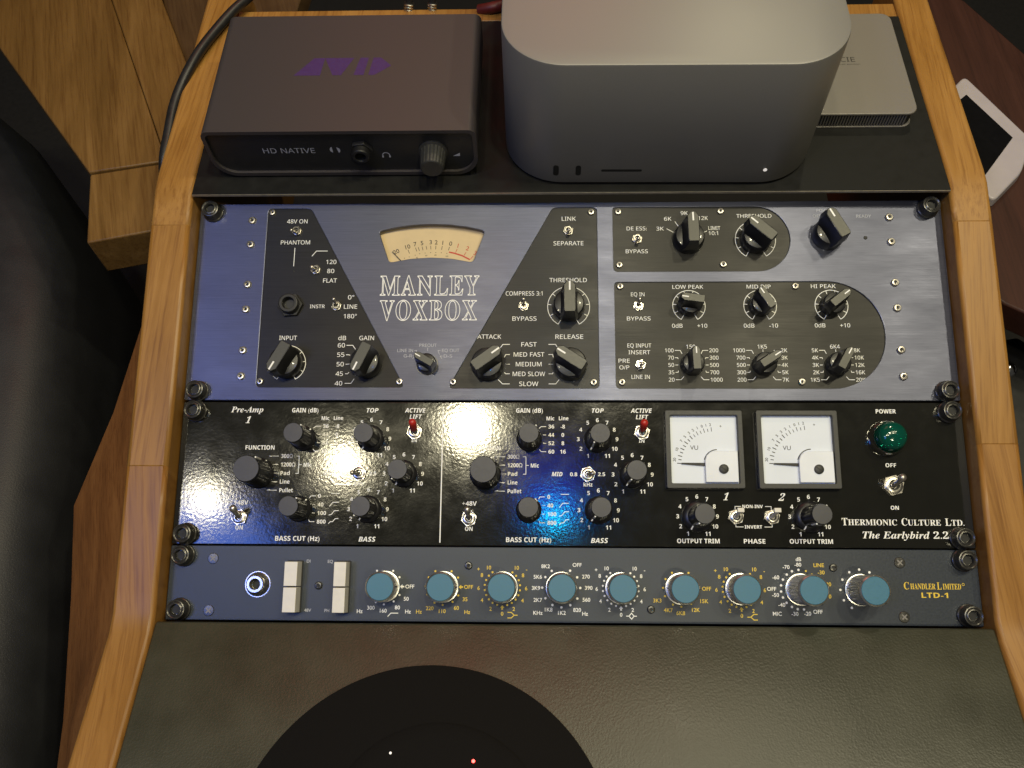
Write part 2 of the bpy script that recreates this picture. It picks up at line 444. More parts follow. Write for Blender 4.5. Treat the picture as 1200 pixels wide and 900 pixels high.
def pointer_knob(u, x, y, deg, d=19.0, h=20.0, z=-1.0, ring=False):
    """bar pointer knob: round skirt, scooped sides, tall flat topped bar"""
    r = d/2; k = MB(); n = 40
    k.lathe(0, 0, [(r*1.0, 0), (r*1.0, h*0.14), (r*0.97, h*0.30), (r*0.90, h*0.40), (r*0.62, h*0.43), (0.01, h*0.44)], n)
    if ring: pass
    w, L0, L1 = r*0.36, -r*0.98, r*1.06
    # the bar, wide at its foot and narrow on top, its nose sloping
    secs = [(h*0.28, r*0.60, -r*0.95, r*0.97), (h*0.55, r*0.44, -r*0.97, r*1.16), (h*0.80, w*1.05, -r*0.95, r*1.10), (h*0.99, w, L0*0.95, L1*0.98)]
    vs_, fs = [], []
    for zz, ww, a, b in secs:
        vs_ += [(a, -ww*0.86, zz), (a+r*0.15, -ww, zz), (b-r*0.28, -ww, zz), (b, -ww*0.42, zz), (b, ww*0.42, zz), (b-r*0.28, ww, zz), (a+r*0.15, ww, zz), (a, ww*0.86, zz)]
    for q in range(len(secs)-1):
        for i in range(8):
            j = (i+1) % 8; fs.append([q*8+i, q*8+j, (q+1)*8+j, (q+1)*8+i])
    fs.append([24+i for i in range(8)]); fs.append([7-i for i in range(8)])
    k.add(vs_, fs)
    o = k.build('pointer_knob', 'knob', u, bevel=0.35, loc=(x, y, z), rot=(0, 0, rad(deg)))
    tp = MB(); a, b = L0*0.92, L1*0.94
    tp.prism([(a, -w*0.82), (b-r*0.26, -w*0.86), (b, -w*0.36), (b, w*0.36), (b-r*0.26, w*0.86), (a, w*0.82)], h*0.985, h*1.0)
    tp.build('bar_top', 'knob_top', o, smooth=0)
    ln = MB(); ln.box(r*0.42, r*0.98, -r*0.05, r*0.05, h*1.0, h*1.008)
    ln.build('pointer_line', 'ink', o, smooth=0)
    return o

def round_knob(u, x, y, deg, r=6.3, h=23.0, skirt=8.2):
    """fluted black knob, flat grey cap, white index line"""
    k = MB(); prof = [(skirt, 0.4), (skirt, 1.6), (skirt*0.93, 2.8), (r*1.06, 3.4)]
    k.lathe(0, 0, prof+[(r*1.06, 4.0), (0.01, 4.0)], 36)
    n = 96; vs_, fs = [], []
    for zz, f in ((3.6, 1.06), (h*0.92, 1.0), (h*0.98, 0.97), (h, 0.93)):
        for i in range(n):
            a = 2*math.pi*i/n; fl = 1-0.035*max(0, math.cos(a*16))**2
            vs_.append((r*f*fl*math.cos(a), r*f*fl*math.sin(a), zz))
    for q in range(3):
        for i in range(n): fs.append([q*n+i, q*n+(i+1) % n, (q+1)*n+(i+1) % n, (q+1)*n+i])
    fs.append([3*n+i for i in range(n)]); k.add(vs_, fs)
    o = k.build('round_knob', 'knob_body', u, loc=(x, y, 0), rot=(0, 0, rad(deg)), smooth=50)
    c = MB(); c.lathe(0, 0, [(r*0.93, h), (r*0.92, h+0.25), (0.01, h+0.35)], 40); c.build('knob_cap', 'knob_grey', o)
    l = MB(); l.box(r*0.99, r*1.09, -0.42, 0.42, h*0.55, h*0.97); l.box(r*1.1, skirt*0.98, -0.4, 0.4, 2.75, 3.35)
    l.build('pointer_line', 'ink', o, smooth=0)
    return o

def blue_knob(u, x, y, h=16.0, r=8.9):
    k = MB(); n = 120; vs_, fs = [], []
    for zz, f, kn in ((0.4, 1.03, 0), (1.2, 1.03, 0), (1.3, 0.98, 1), (h-2.6, 0.95, 1), (h-2.5, 1.0, 0), (h-1.5, 1.0, 0), (h-0.9, 0.985, 0), (h-0.1, 0.90, 0), (h, 0.885, 0), (h-0.35, 0.875, 0)):
        for i in range(n):
            a = 2*math.pi*i/n; fl = 1-(0.03*(i % 2) if kn else 0)
            vs_.append((r*f*fl*math.cos(a), r*f*fl*math.sin(a), zz))
    for q in range(9):
        for i in range(n): fs.append([q*n+i, q*n+(i+1) % n, (q+1)*n+(i+1) % n, (q+1)*n+i])
    k.add(vs_, fs); o = k.build('round_knob', 'satin_silver', u, loc=(x, y, 0), smooth=25)
    c = MB(); c.lathe(0, 0, [(r*0.88, h-0.5), (r*0.875, h-0.1), (r*0.85, h+0.08), (0.01, h+0.10)], 48); c.build('knob_cap', 'cap_blue', o)
    g = MB(); g.box(r*0.96, r*1.04, -0.4, 0.4, h*0.55, h*0.97); gl = g.build('pointer_line', 'dark', o, smooth=0)
    return o, gl

def toggle(u, x, y, lean, h=8.5, r=3.3, lever=0.8, tip=1.25, z=-1.0, cap=None, bat=False):
    b = MB()
    b.prism([polar(0, 0, r, 60*i+15) for i in range(6)], z, z+1.5)
    b.lathe(0, 0, [(r*0.80, z+1.4), (r*0.80, z+2.5), (r*0.66, z+2.9), (r*0.48, z+2.9), (r*0.44, z+1.6), (0.01, z+1.6)], 24)
    o = b.build('toggle_switch', 'nickel', u, loc=(x, y, 0))
    l = MB(); p0 = Vector((0, 0, z+1.5)); p1 = Vector((lean[0], lean[1], z+h))
    if bat:
        q = [p0.lerp(p1, t) for t in (0, 0.5, 0.97, 1.0)]; l.tube(q, [lever, lever*1.2, lever*1.4, lever], 12)
        w = 2.5; l.box(p1.x-w*0.7, p1.x+w*0.9, p1.y-1.3, p1.y+1.3, p1.z-1.5, p1.z+0.6)
        l.build('lever', 'button', o, bevel=0.3)
    else:
        q = [p0.lerp(p1, t) for t in (0, 0.35, 0.7, 0.84, 0.94, 1.0, 1.03)]
        l.tube(q, [lever, lever*1.05, tip*0.86, tip, tip*0.92, tip*0.55, 0.05], 16)
        lv = l.build('lever', 'screw', o)
    if cap:
        c = MB(); q = [p0.lerp(p1, t) for t in (0.30, 0.36, 0.9, 1.02, 1.08, 1.1)]
        c.tube(q, [tip*1.2, tip*1.35, tip*1.4, tip*1.2, tip*0.7, 0.05], 18); c.build('lever_cap', cap, o)
    w = MB(); w.ring(0, 0, r*0.30, r*0.45, z+1.65, z+1.8, 20); w.build('bushing_hole', 'dark', o)
    return o

def bez(pts, n=10):
    """smooth path through points"""
    P = [Vector(p) for p in pts]; out = []
    for i in range(len(P)-1):
        a, b, c, d = P[max(i-1, 0)], P[i], P[i+1], P[min(i+2, len(P)-1)]
        for k in range(n):
            t = k/n; out.append(0.5*((2*b)+(c-a)*t+(2*a-5*b+4*c-d)*t*t+(3*b-a-3*c+d)*t**3))
    out.append(P[-1]); return out

# ================================================================== the desk
def to_world(y, z):                        # slope coordinates -> world (y, z)
    return (y*math.cos(TILT)-z*math.sin(TILT), y*math.sin(TILT)+z*math.cos(TILT))
ARM = 0.14                                 # the padded rest climbs slightly towards the viewer
def arm_z(y): return -68+ARM*(-258.5-y)

desk = thing('rack_desk', 'oak sided rack desk with black shelf and black leather front rest', 'desk')
def cheek(x0, x1, cut):
    top = [(212, -6), (204, 10), (190, 15.5), (60, 15.5), (12, 15.5), (2, 14.6)]
    top += [to_world(y, 13.6) for y in (-10, -60, -130, -200, -250)]
    top += [to_world(-262, 13.2), (-266, arm_z(-266)+1.5), (-300, arm_z(-300)+1.2), (-380, arm_z(-380)+1.2), (-480, arm_z(-480)+1.2)]
    def at(y):
        for (ya, za), (yb, zb) in zip(top, top[1:]):
            if yb <= y <= ya: return (y, za+(zb-za)*(y-ya)/(yb-ya))
    out = []
    for hi, lo, mat in ((212, -23.5, 'oak'), (-23.5, cut, 'oak_two'), (cut, -480, 'oak_three')):      # three glued lengths
        line = [at(hi)]+[q for q in top if lo+0.5 < q[0] < hi-0.5]+[at(lo)]
        prof = line+[(lo, -170), (hi, -170)]; n = len(prof); k = len(line); b = MB()
        b.add([(x0, y, z) for y, z in prof]+[(x1, y, z) for y, z in prof],
              [list(range(n)), [2*n-1-i for i in range(n)]]+[[i, n+i, n+(i+1) % n, (i+1) % n] for i in range(n)])
        o = b.build('side_cheek', mat, desk)
        at_ = o.data.attributes.new('bevel_weight_edge', 'FLOAT', 'EDGE')
        for e in o.data.edges:
            i, j = sorted(e.vertices)
            if (i < k and j < k) or (i >= n and i-n < k and j-n < k): at_.data[e.index].value = 1.0
            elif j-i == n and i in (0, k-1): at_.data[e.index].value = 0.13
        m = o.modifiers.new('edge', 'BEVEL'); m.width = 2.6*S; m.segments = 3; m.limit_method = 'WEIGHT'
        out.append(o)
    return out
cheek(-268, -242.4, -172)
cheek(242.0, 266.5, -158)
b = MB(); b.box(-242.2, 241.8, -4.5, 160, 11.8, 14.5)
shelf = b.build('top_shelf', 'shelf', desk, bevel=0.5)
b = MB(); b.box(-242, 241.6, -4.9, -4.55, 12.6, 14.2); b.build('shelf_edge', 'edge', shelf, smooth=0)
b = MB(); b.box(-242.2, 241.8, 162, 176, -30, 13); b.build('back_rail', 'oak', desk, bevel=1)
# padded leather rest
b = MB(); pts = [(-257.9, arm_z(-257.9)-1.0), (-259.5, arm_z(-259.5)), (-380, arm_z(-380)), (-500, arm_z(-500)), (-500, arm_z(-500)-26), (-257.9, arm_z(-258)-26)]
n = len(pts)
b.add([(-242.2, y, z) for y, z in pts]+[(241.8, y, z) for y, z in pts], [list(range(n)), [2*n-1-i for i in range(n)]]+[[i, n+i, n+(i+1) % n, (i+1) % n] for i in range(n)])
b.build('leather_rest', 'leather', desk, bevel=1.2)
# flared oak flank outside the left cheek
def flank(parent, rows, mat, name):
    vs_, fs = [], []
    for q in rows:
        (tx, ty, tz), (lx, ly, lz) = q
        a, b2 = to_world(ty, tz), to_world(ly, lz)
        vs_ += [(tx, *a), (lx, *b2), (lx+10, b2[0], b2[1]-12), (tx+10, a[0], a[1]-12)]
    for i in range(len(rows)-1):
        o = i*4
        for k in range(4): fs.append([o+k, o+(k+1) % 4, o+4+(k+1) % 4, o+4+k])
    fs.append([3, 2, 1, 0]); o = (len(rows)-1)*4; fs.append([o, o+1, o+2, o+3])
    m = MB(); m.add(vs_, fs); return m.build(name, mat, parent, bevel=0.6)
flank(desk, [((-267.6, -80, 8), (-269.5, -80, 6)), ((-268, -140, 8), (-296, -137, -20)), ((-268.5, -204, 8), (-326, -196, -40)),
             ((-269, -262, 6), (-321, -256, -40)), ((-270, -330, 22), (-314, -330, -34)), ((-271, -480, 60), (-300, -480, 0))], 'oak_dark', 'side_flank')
# dark well behind the units
b = MB()
vs_ = []
for y, z in (to_world(-1, -6), to_world(-1, -70), to_world(-268, -70), to_world(-268, -6)): vs_.append((y, z))
b.box(-242, 241.6, -250, -5, -190, -184); b.build('well_floor', 'black', desk)

# ================================================================== rack unit 1: blue three space processor
ROT = (TILT, 0, 0)
vox = thing('rack_processor', 'tall brushed blue rack unit with black inset plates and curved cream meter', 'audio processor', rot=ROT)
trapL = roundpoly([(-196.3, -3.6), (-196.3, -124.2), (-102.2, -124.2), (-168.0, -3.6)], 3.2)
trapR = roundpoly([(20.0, -3.8), (-8.6, -3.8), (-74.6, -124.8), (20.0, -124.8)], 3.2)
p1 = rounded(30.3, 143.9, -48.2, -3.9, [2.5, 22.1, 22.1, 2.5], 5)
p2 = rounded(30.5, 199.2, -124.9, -55.2, [2.5, 34.8, 34.8, 2.5], 5)
wc = (-87.6, -146.0)
win = roundpoly([polar(wc[0], wc[1], 131, a) for a in (105.4, 100, 95, 90, 85, 80, 74.6)]+[polar(wc[0], wc[1], 108, a) for a in (75.4, 83, 90, 97, 104.6)], 2.4, 3)
face = sheet('faceplate', 'blue_metal', vox, rounded(-241.3, 241.3, -132.5, -0.3, 0.8, 2), [trapL, trapR, p1, p2, win], -3.2, 0.0); flat_uv(face)
b = MB(); b.box(-222, 222, -131, -2, -150, -6.2); b.build('chassis', 'black', vox)
for poly in (trapL, trapR, p1, p2):
    b = MB(); b.prism(poly, -3.0, -1.0); flat_uv(b.build('inset_plate', 'plate', vox, smooth=0))
ZP = -1.0
b = MB(); b.box(-125, -51, -44, -12, -5.6, -5.0); card = b.build('meter_card', 'meter_cream', vox, smooth=0)
# meter scale
def vx(zx): return -120+(zx-98)*0.1401
def vy(zy): return -51.2-(zy-330)*0.1480
L = Lettering(); zc = -5.0
for s, zx, zy, a, m in [('20', 160, 203, 24, 'ink_black'), ('10', 211, 181, 16, 'ink_black'), ('7', 247, 168, 11, 'ink_black'), ('5', 280, 163, 8, 'ink_black'), ('3', 321, 159, 3, 'ink_black'),
                     ('2', 347, 160, 0, 'ink_black'), ('1', 378, 162, -4, 'ink_black'), ('0', 415, 166, -8, 'ink_black'), ('1', 450, 176, -12, 'ink_red'), ('2', 495, 189, -18, 'ink_red'), ('3', 531, 211, -24, 'ink_red')]:
    L.t(s, vx(zx), vy(zy)+0.3, 2.9, 'plain', m, zc, rot=rad(a), bold=0.008)
for zx, zy, dx, dy in [(215, 192, 8, 18), (250, 183, 7, 17), (263, 181, 6, 17), (281, 178, 5, 17), (300, 176, 4, 16), (321, 174, 2, 17), (346, 174, -1, 17), (376, 176, -3, 17), (410, 180, -5, 16)]:
    L.mb.line([(vx(zx), vy(zy)), (vx(zx+dx), vy(zy+dy))], 0.35, zc, 'ink_black')
for zx, zy, dx, dy in [(446, 190, -7, 16), (488, 205, -9, 15), (522, 222, -13, 16)]:
    L.mb.line([(vx(zx), vy(zy)), (vx(zx+dx), vy(zy+dy))], 0.4, zc, 'ink_red')
L.mb.line([(vx(a), vy(c)) for a, c in ((408, 204), (435, 210), (470, 221), (507, 240))], 0.95, zc, 'ink_red')
for zx, zy in [(200, 232), (222, 226), (250, 218), (271, 211), (296, 208), (322, 206), (346, 206), (372, 207), (398, 210)]:
    L.mb.dot(vx(zx), vy(zy), 0.28, zc, 'ink_black', 8)
for s, zx, zy in [('20', 212, 243), ('40', 258, 230), ('60', 302, 220), ('80', 345, 218), ('100', 398, 224)]:
    L.t(s, vx(zx), vy(zy), 0.95, 'plain', 'ink_black', zc)
L.bake('printed_scale', card)
b = MB(); b.box(-0.22, 0.22, 0, 11, zc+0.5, zc+0.75); b.build('needle', 'ink_black', vox, loc=(vx(196), vy(257), 0), rot=(0, 0, rad(43)))
b = MB(); b.box(-0.22, 0.22, 0, 9, zc+0.3, zc+0.34)

L = Lettering()
H3 = 2.75
def lab(s, x, y, cap=H3, **k): L.t(s, x, y, cap, 'sans', k.pop('m', 'ink'), k.pop('z', ZP), **k)
# input plate
for s, x, y, w in [('48V ON', -176.7, -12.3, 13.6), ('PHANTOM', -177.2, -27.0, 19.3), ('120', -152.9, -40.6, 6.6), ('80', -152.9, -46.8, 4.6), ('FLAT', -153.2, -53.3, 9.0),
                   ('INSTR', -160.4, -70.8, 9.6), ('0°', -138.7, -64.7, 4), ('LINE', -138.9, -71.0, 8.6), ('180°', -138.8, -77.4, 8.4), ('INPUT', -178.1, -91.8, 11.4),
                   ('dB', -143.2, -91.9, 5.0), ('GAIN', -127.4, -91.9, 9.4), ('60', -143.5, -96.7, 4.6), ('55', -143.6, -102.9, 4.6), ('50', -143.7, -109.1, 4.6), ('45', -143.9, -115.3, 4.6), ('40', -144.1, -121.5, 4.8)]:
    lab(s, x, y, H3 if s != 'INSTR' else 2.3, width=w)
ln = L.mb.line
ln([(-177.3, -30.8), (-177.4, -43.4)], 0.4, ZP, 'ink')
ln([(-165.8, -36.6), (-163.0, -33.0), (-155.6, -33.0)], 0.4, ZP, 'ink')
def scale_arc(x, y, r, ticks=5, a0=-60, a1=240, w=0.4, m='ink', z=ZP):
    ln(arc(x, y, r, a0, a1, 40), w, z, m)
    for i in range(ticks*2):
        a = a0+(a1-a0)*i/(ticks*2-1)
        ln([polar(x, y, r, a), polar(x, y, r-2.3 if 0 < i < ticks*2-1 else r-3.4, a)], w, z, m)
scale_arc(-177.6, -108.6, 11.8)
def leader(x, y, r, ang, xe, ye, elbow=3.0, w=0.4, z=ZP, m='ink'):
    p = polar(x, y, r, ang); sx = -1 if xe < x else 1
    ln([p, (xe-sx*elbow, ye), (xe, ye)], w, z, m)
for yy, a in [(-96.7, 128), (-102.9, 152), (-109.1, 180), (-115.3, 206), (-121.5, 232)]:
    leader(-126.8, -108.9, 12.2 if a != 180 else 12.0, a, -140.2, yy, 1.6 if yy in (-102.9, -115.3) else 4.0)
# centre
for s, y, w in [('MANLEY', -57.4, 64.0), ('VOXBOX', -74.0, 62.5)]:
    L.t(s, -88.3, y, 12.6, 'serif', 'ink', 0.0, width=w, outline=0.015, space=1.14)
for s, x, y, w in [('PREOUT', -88.1, -97.0, 11), ('LINE IN', -102.4, -100.4, 10), ('G-R', -100.6, -103.9, 5.4), ('EQ OUT', -73.6, -100.4, 11), ('D-S', -75.2, -104.0, 5.4)]:
    lab(s, x, y, 2.0, z=0, m='ink_dim', width=w)
for a, xe, ye in [(40, -80.0, -100.4), (22, -78.6, -104.0), (140, -96.5, -100.4), (158, -97.6, -103.9)]:
    leader(-88.2, -109.5, 10.0, a, xe, ye, 1.5, 0.3, 0, 'ink_dim')
ln([(-88.1, -98.6), (-88.1, -100.6)], 0.3, 0, 'ink_dim')
# compressor plate
for s, x, y, w in [('LINK', 1.6, -11.4, 9.2), ('SEPARATE', 1.5, -28.4, 19.4), ('THRESHOLD', 1.2, -53.5, 24), ('COMPRESS 3:1', -26.9, -62.4, 23.6), ('BYPASS', -27.0, -79.2, 15.4), ('ATTACK', -49.2, -91.1, 15.2),
                   ('RELEASE', 1.5, -91.2, 17.6), ('FAST', -24.1, -96.2, 9.8), ('MED FAST', -24.1, -102.8, 19.4), ('MEDIUM', -24.1, -109.1, 16.2), ('MED SLOW', -24.1, -115.4, 20.4), ('SLOW', -24.1, -121.8, 12)]:
    lab(s, x, y, width=w)
scale_arc(1.3, -71.3, 13.4)
for yy, a in [(-96.2, 55), (-102.8, 26), (-109.1, 3), (-115.3, -24), (-121.8, -54)]:
    leader(-50.0, -109.7, 11.6, a, -36.0, yy, 4.5 if abs(yy+109) > 8 else 2.6); leader(1.8, -109.7, 11.6, 180-a, -11.6, yy, 4.5 if abs(yy+109) > 8 else 2.6)
# de-esser plate
for s, x, y, w in [('DE ESS:', 45.7, -18.4, 13.0), ('BYPASS', 45.4, -34.1, 14.2), ('9K', 76.8, -7.9, 4.6), ('6K', 66.0, -11.8, 4.8), ('3K', 60.8, -18.6, 4.8), ('12K', 88.8, -11.4, 6.2), ('LIMIT', 95.8, -18.4, 7.6), ('10:1', 95.4, -21.9, 6.0), ('THRESHOLD', 121.9, -10.1, 22.6)]:
    lab(s, x, y, 2.5, width=w)
for a, r0, r1 in [(150, 10.5, 15.5), (122, 11, 15), (92, 11, 15), (62, 11, 15.5), (26, 11, 14)]:
    ln([polar(78.6, -26.4, r0, a), polar(78.6, -26.4, r1, a)], 0.35, ZP, 'ink')
scale_arc(121.9, -26.5, 12.9)
# equaliser plate
for s, x, y, w in [('EQ IN', 45.4, -63.2, 8.6), ('BYPASS', 45.6, -79.3, 15.0), ('LOW PEAK', 77.2, -58.3, 19.6), ('MID DIP', 122.2, -58.3, 15.2), ('HI PEAK', 162.9, -58.1, 15.6), ('0dB', 69.9, -84.1, 6.6), ('+10', 85.6, -84.1, 6.2), ('0dB', 115.0, -84.1, 6.6), ('-10', 130.4, -84.1, 5.4),
                   ('0dB', 159.4, -84.0, 6.6), ('+10', 175.0, -84.0, 6.2), ('EQ INPUT', 45.5, -97.0, 15.0), ('INSERT', 45.5, -101.4, 13.6), ('PRE', 35.8, -106.9, 7.0), ('O/P', 35.9, -111.2, 6.2), ('LINE IN', 46.0, -117.3, 11.4)]:
    lab(s, x, y, 2.5, width=w)
for bx in (77.7, 122.6, 167.4): scale_arc(bx, -71.0, 10.3)
for bx, topt, left, right in [(78.2, '150', ['100', '70', '50', '35', '20'], ['200', '300', '500', '700', '1000']), (122.8, '1K5', ['1000', '700', '500', '300', '200'], ['2K', '3K', '4K', '5K', '7K']),
                              (168.0, '6K4', ['5K', '4K', '3K', '2K', '1K5'], ['8K', '10K', '12K', '16K', '20K'])]:
    lab(topt, bx-0.4, -97.8, 2.5)
    ln([(bx, -99.6), (bx, -101.4)], 0.35, ZP, 'ink')
    for i in range(5):
        yy = -100.2-4.72*i; a = (50, 24, 0, -24, -55)[i]
        lab(left[i], bx-11.0, yy, 2.4, align='RIGHT'); lab(right[i], bx+11.0, yy, 2.4, align='LEFT')
        el = 3.4 if i in (0, 4) else 1.6
        leader(bx, -109.5, 9.3 if i != 2 else 8.6, 180-a, bx-10.4, yy, el, 0.35); leader(bx, -109.5, 9.3 if i != 2 else 8.6, a, bx+10.4, yy, el, 0.35)
for s, x, y, w in [('POWER', 167.0, -7.0, 10.6), ('OFF', 162.0, -10.8, 5.6), ('READY', 191.6, -11.1, 9.4)]:
    lab(s, x, y, 2.0, z=0, m='ink_dim', width=w)
ln([(163.2, -12.2), (164.2, -14.2)], 0.3, 0, 'ink_dim')
L.bake('printed_lettering', face)
# hardware of unit 1
for x, y in [(-193.5, -6.2), (-194.0, -120.4), (-105.4, -120.5), (16.3, -7.0), (16.6, -120.9), (-71.6, -120.7), (33.9, -6.9), (100.2, -6.9), (34.0, -43.5), (100.5, -43.4), (34.2, -58.0), (145.3, -58.2), (34.3, -120.8), (145.7, -120.5)]:
    panel_screw(vox, x, y, ZP, 2.2)
for y in (-12.1, -28.8, -56.3, -73.1, -100.3, -117.2):
    panel_screw(vox, -206.3, y, 0, 2.5); panel_screw(vox, 207.8, y, 0, 2.5)
for x in (-232.6, 232.6):
    rack_bolt(vox, x, -6.4); rack_bolt(vox, x, -127.0)
for a in [(-177.6, -108.6, 241, 20.5, 21), (-126.8, -108.9, 245, 19.5, 21), (1.3, -71.3, 90, 20.5, 21), (-50.0, -109.7, 36, 20.5, 21), (2.0, -109.7, 147, 20.5, 21), (78.6, -26.4, 91, 20.0, 22), (121.9, -26.5, 138, 20.0, 21)]:
    pointer_knob(vox, a[0], a[1], a[2], a[3], a[4], ZP)
pointer_knob(vox, 167.6, -24.2, 118, 20.5, 22, 0)
pointer_knob(vox, -88.2, -109.6, 150, 13.0, 16, 0)
for x, y, a in [(77.7, -71.0, 172), (122.6, -71.0, 122), (167.4, -71.0, 38), (78.2, -109.5, 92), (122.8, -109.5, 33), (168.0, -109.5, 60)]:
    pointer_knob(vox, x, y, a, 14.6, 18, ZP)
b = MB(); b.ring(-88.2, -109.6, 6.2, 7.0, 0, 0.4, 36); b.build('knob_washer', 'bolt', vox)
for x, y, le in [(-176.5, -19.3, (-1.8, -2.6)), (-162.5, -46.2, (-1.2, -0.8)), (-147.7, -70.8, (-0.5, 2.8)), (1.4, -20.0, (0.2, -2.3)), (-27.4, -71.1, (0, 2.8)), (45.8, -25.9, (0, -2.8)), (45.6, -71.2, (0.3, 2.8)), (46.0, -109.6, (0.4, -1.2))]:
    toggle(vox, x, y, le)
j = MB(); j.prism([polar(0, 0, 8.2, 60*i+5) for i in range(6)], ZP, ZP+2.4); j.lathe(0, 0, [(6.3, ZP+2.3), (6.3, ZP+6.5), (5.9, ZP+7.0), (3.9, ZP+7.0), (3.4, ZP+1.0), (0.01, ZP+1.0)], 32)
jk = j.build('jack_socket', 'black', vox, loc=(-177.6, -70.4, 0), bevel=0.3)
b = MB(); b.lathe(0, 0, [(3.3, ZP+1.1), (0.01, ZP+1.1)], 24, cap=False); b.build('jack_hole', 'dark', jk)
b = MB(); b.lathe(0, 0, [(1.3, 0), (1.1, 0.3), (0.01, 0.35)], 16); b.build('ready_lamp', 'dark', vox, loc=(191.8, -25.9, 0))
b = MB(); b.lathe(0, 0, [(0.7, ZP), (0.5, ZP+0.2), (0.01, ZP+0.25)], 12); b.build('phantom_lamp', 'black', vox, loc=(-177.0, -46.8, 0))

# ================================================================== rack unit 2: black two space preamplifier
eb = thing('rack_preamplifier', 'glossy black two space rack preamplifier with two square white meters', 'preamplifier', rot=ROT)
b = MB(); b.prism(rounded(-241.3, 241.3, -221.9, -133.7, 0.6, 2), -3.2, 0); face = b.build('faceplate', 'hammer', eb, bevel=0.4)
b = MB(); b.box(-222, 222, -221, -134.5, -150, -3.4); b.build('chassis', 'black', eb)
L = Lettering(); ln = L.mb.line
def lb(s, x, y, cap=2.5, font='bold', **k): L.t(s, x, y, cap, font, 'ink', 0.0, **k)
lb('Pre-Amp', -200.4, -138.6, 3.5, 'serifitalic', width=20.4); lb('1', -200.1, -145.2, 4.0, 'serif', shear=0.35)
for off in (0.0, -140.45):
    lb('FUNCTION', -50.5+off, -162.6, 2.6, width=18.2); lb('GAIN (dB)', -23.5+off, -139.0, 2.7, width=16.6); lb('TOP', 18.7+off, -139.0, 2.7, 'bolditalic', width=7.4)
    lb('ACTIVE', 45.8+off, -139.0, 2.7, 'bolditalic', width=13.2); lb('LIFT', 45.9+off, -143.0, 2.7, 'bolditalic', width=7.8); lb('IN', 45.6+off, -157.8, 2.3, width=3.4)
    lb('BASS CUT (Hz)', -23.9+off, -218.2, 2.8, width=27.2); lb('BASS', 18.7+off, -218.4, 2.8, 'bolditalic', width=10.4); lb('MID', -6.5+off, -178.5, 2.5, 'bolditalic', width=6.6)
    lb('+48V', -60.0+off, -196.6, 2.6, width=8.8); lb('ON', -60.0+off, -211.8, 2.4, width=4.6)
    lb('Mic', -10.6+off, -144.0, 2.3, width=4.8); lb('Line', -2.4+off, -143.9, 2.3, width=5.9)
    for i, (a, c) in enumerate([('36', '-8'), ('44', '0'), ('52', '8'), ('60', '16')]):
        yy = -149.1-5.2*i; lb(a, -10.0+off, yy, 2.3, width=3.6); lb(c, -2.9+off, yy, 2.3)
        leader(-23.6+off, -156.9, 9.0, (48, 18, -14, -46)[i], -13.2+off, yy, 3.0 if i in (0, 3) else 1.6, 0.38, 0)
    for i, (s, w) in enumerate([('300Ω', 7.2), ('1200Ω', 9.0), ('Pad', 5.8), ('Line', 6.0), ('Pullet', 8.4)]):
        yy = -167.9-5.28*i; L.t(s, -37.0+off, yy, 2.4, 'bold', 'ink', 0.0, width=w, align='LEFT')
        leader(-50.4+off, -178.5, 12.8, (54, 26, 0, -26, -52)[i], -38.4+off, yy, 6.0 if i in (0, 4) else 3.4, 0.38, 0)
    ln([(-27.4+off, -167.9), (-25.6+off, -167.9), (-25.6+off, -178.6), (-27.4+off, -178.6)], 0.38, 0, 'ink'); ln([(-25.6+off, -173.2), (-23.9+off, -173.2)], 0.38, 0, 'ink')
    lb('Mic', -20.2+off, -173.3, 2.4, width=5.0)
    for i, s in enumerate(['0', '40', '100', '800']):
        yy = -192.4-5.2*i; L.t(s, -12.6+off, yy, 2.3, 'bold', 'ink', 0.0, align='LEFT')
        leader(-23.8+off, -200.4, 9.0, (48, 18, -14, -46)[i], -14.0+off, yy, 3.0 if i in (0, 3) else 1.6, 0.38, 0)
    ln([(-4.4+off, -190.8), (0.6+off, -190.8)], 0.4, 0, 'ink'); ln([(-5.2+off, -198.8), (-3.2+off, -196.2), (0.6+off, -196.2)], 0.4, 0, 'ink')
    ln([(-5.4+off, -204.0), (-3.8+off, -203.6), (-2.0+off, -201.4), (0.6+off, -201.2)], 0.4, 0, 'ink'); ln([(-5.4+off, -209.2), (-4.2+off, -208.0), (-2.8+off, -208.0), (-1.4+off, -206.2), (0.6+off, -206.0)], 0.4, 0, 'ink')
    lb('0.8', 3.6+off, -178.6, 2.2, width=4.4); lb('2.5', 20.6+off, -178.5, 2.2, width=4.4); lb('kHz', 12.2+off, -184.8, 2.3, width=5.4)
def ringnums(x, y, r=11.9, cap=2.4):
    for k in range(1, 12): q = polar(x, y, r, 240-30*(k-1)); lb(str(k), q[0], q[1], cap)
for off in (0.0, -140.45):
    ringnums(18.5+off, -156.9); ringnums(39.5+off, -178.6); ringnums(18.5+off, -200.3)
ringnums(77.9, -203.7); ringnums(144.8, -203.6)
ln([(-77.3, -137.2), (-77.4, -220.2)], 0.65, 0, 'ink')
lb('1', 94.8, -191.8, 4.2, 'serif', shear=0.4); lb('2', 128.2, -192.0, 4.2, 'serif', shear=0.4)
lb('OUTPUT TRIM', 77.9, -218.3, 2.6, width=25.4); lb('OUTPUT TRIM', 144.9, -218.2, 2.6, width=25.6); lb('PHASE', 111.2, -218.3, 2.6, width=12.8)
lb('NON-INV', 111.0, -197.6, 1.9, width=12.2); lb('INVERT', 111.0, -209.8, 1.9, width=10.4)
for sx, bx in ((1, 100.6), (-1, 122.2)):
    ln([(bx, -200.0), (bx, -197.6), (bx+sx*3.6, -197.6)], 0.35, 0, 'ink'); ln([(bx, -207.6), (bx, -209.8), (bx+sx*4.6, -209.8)], 0.35, 0, 'ink')
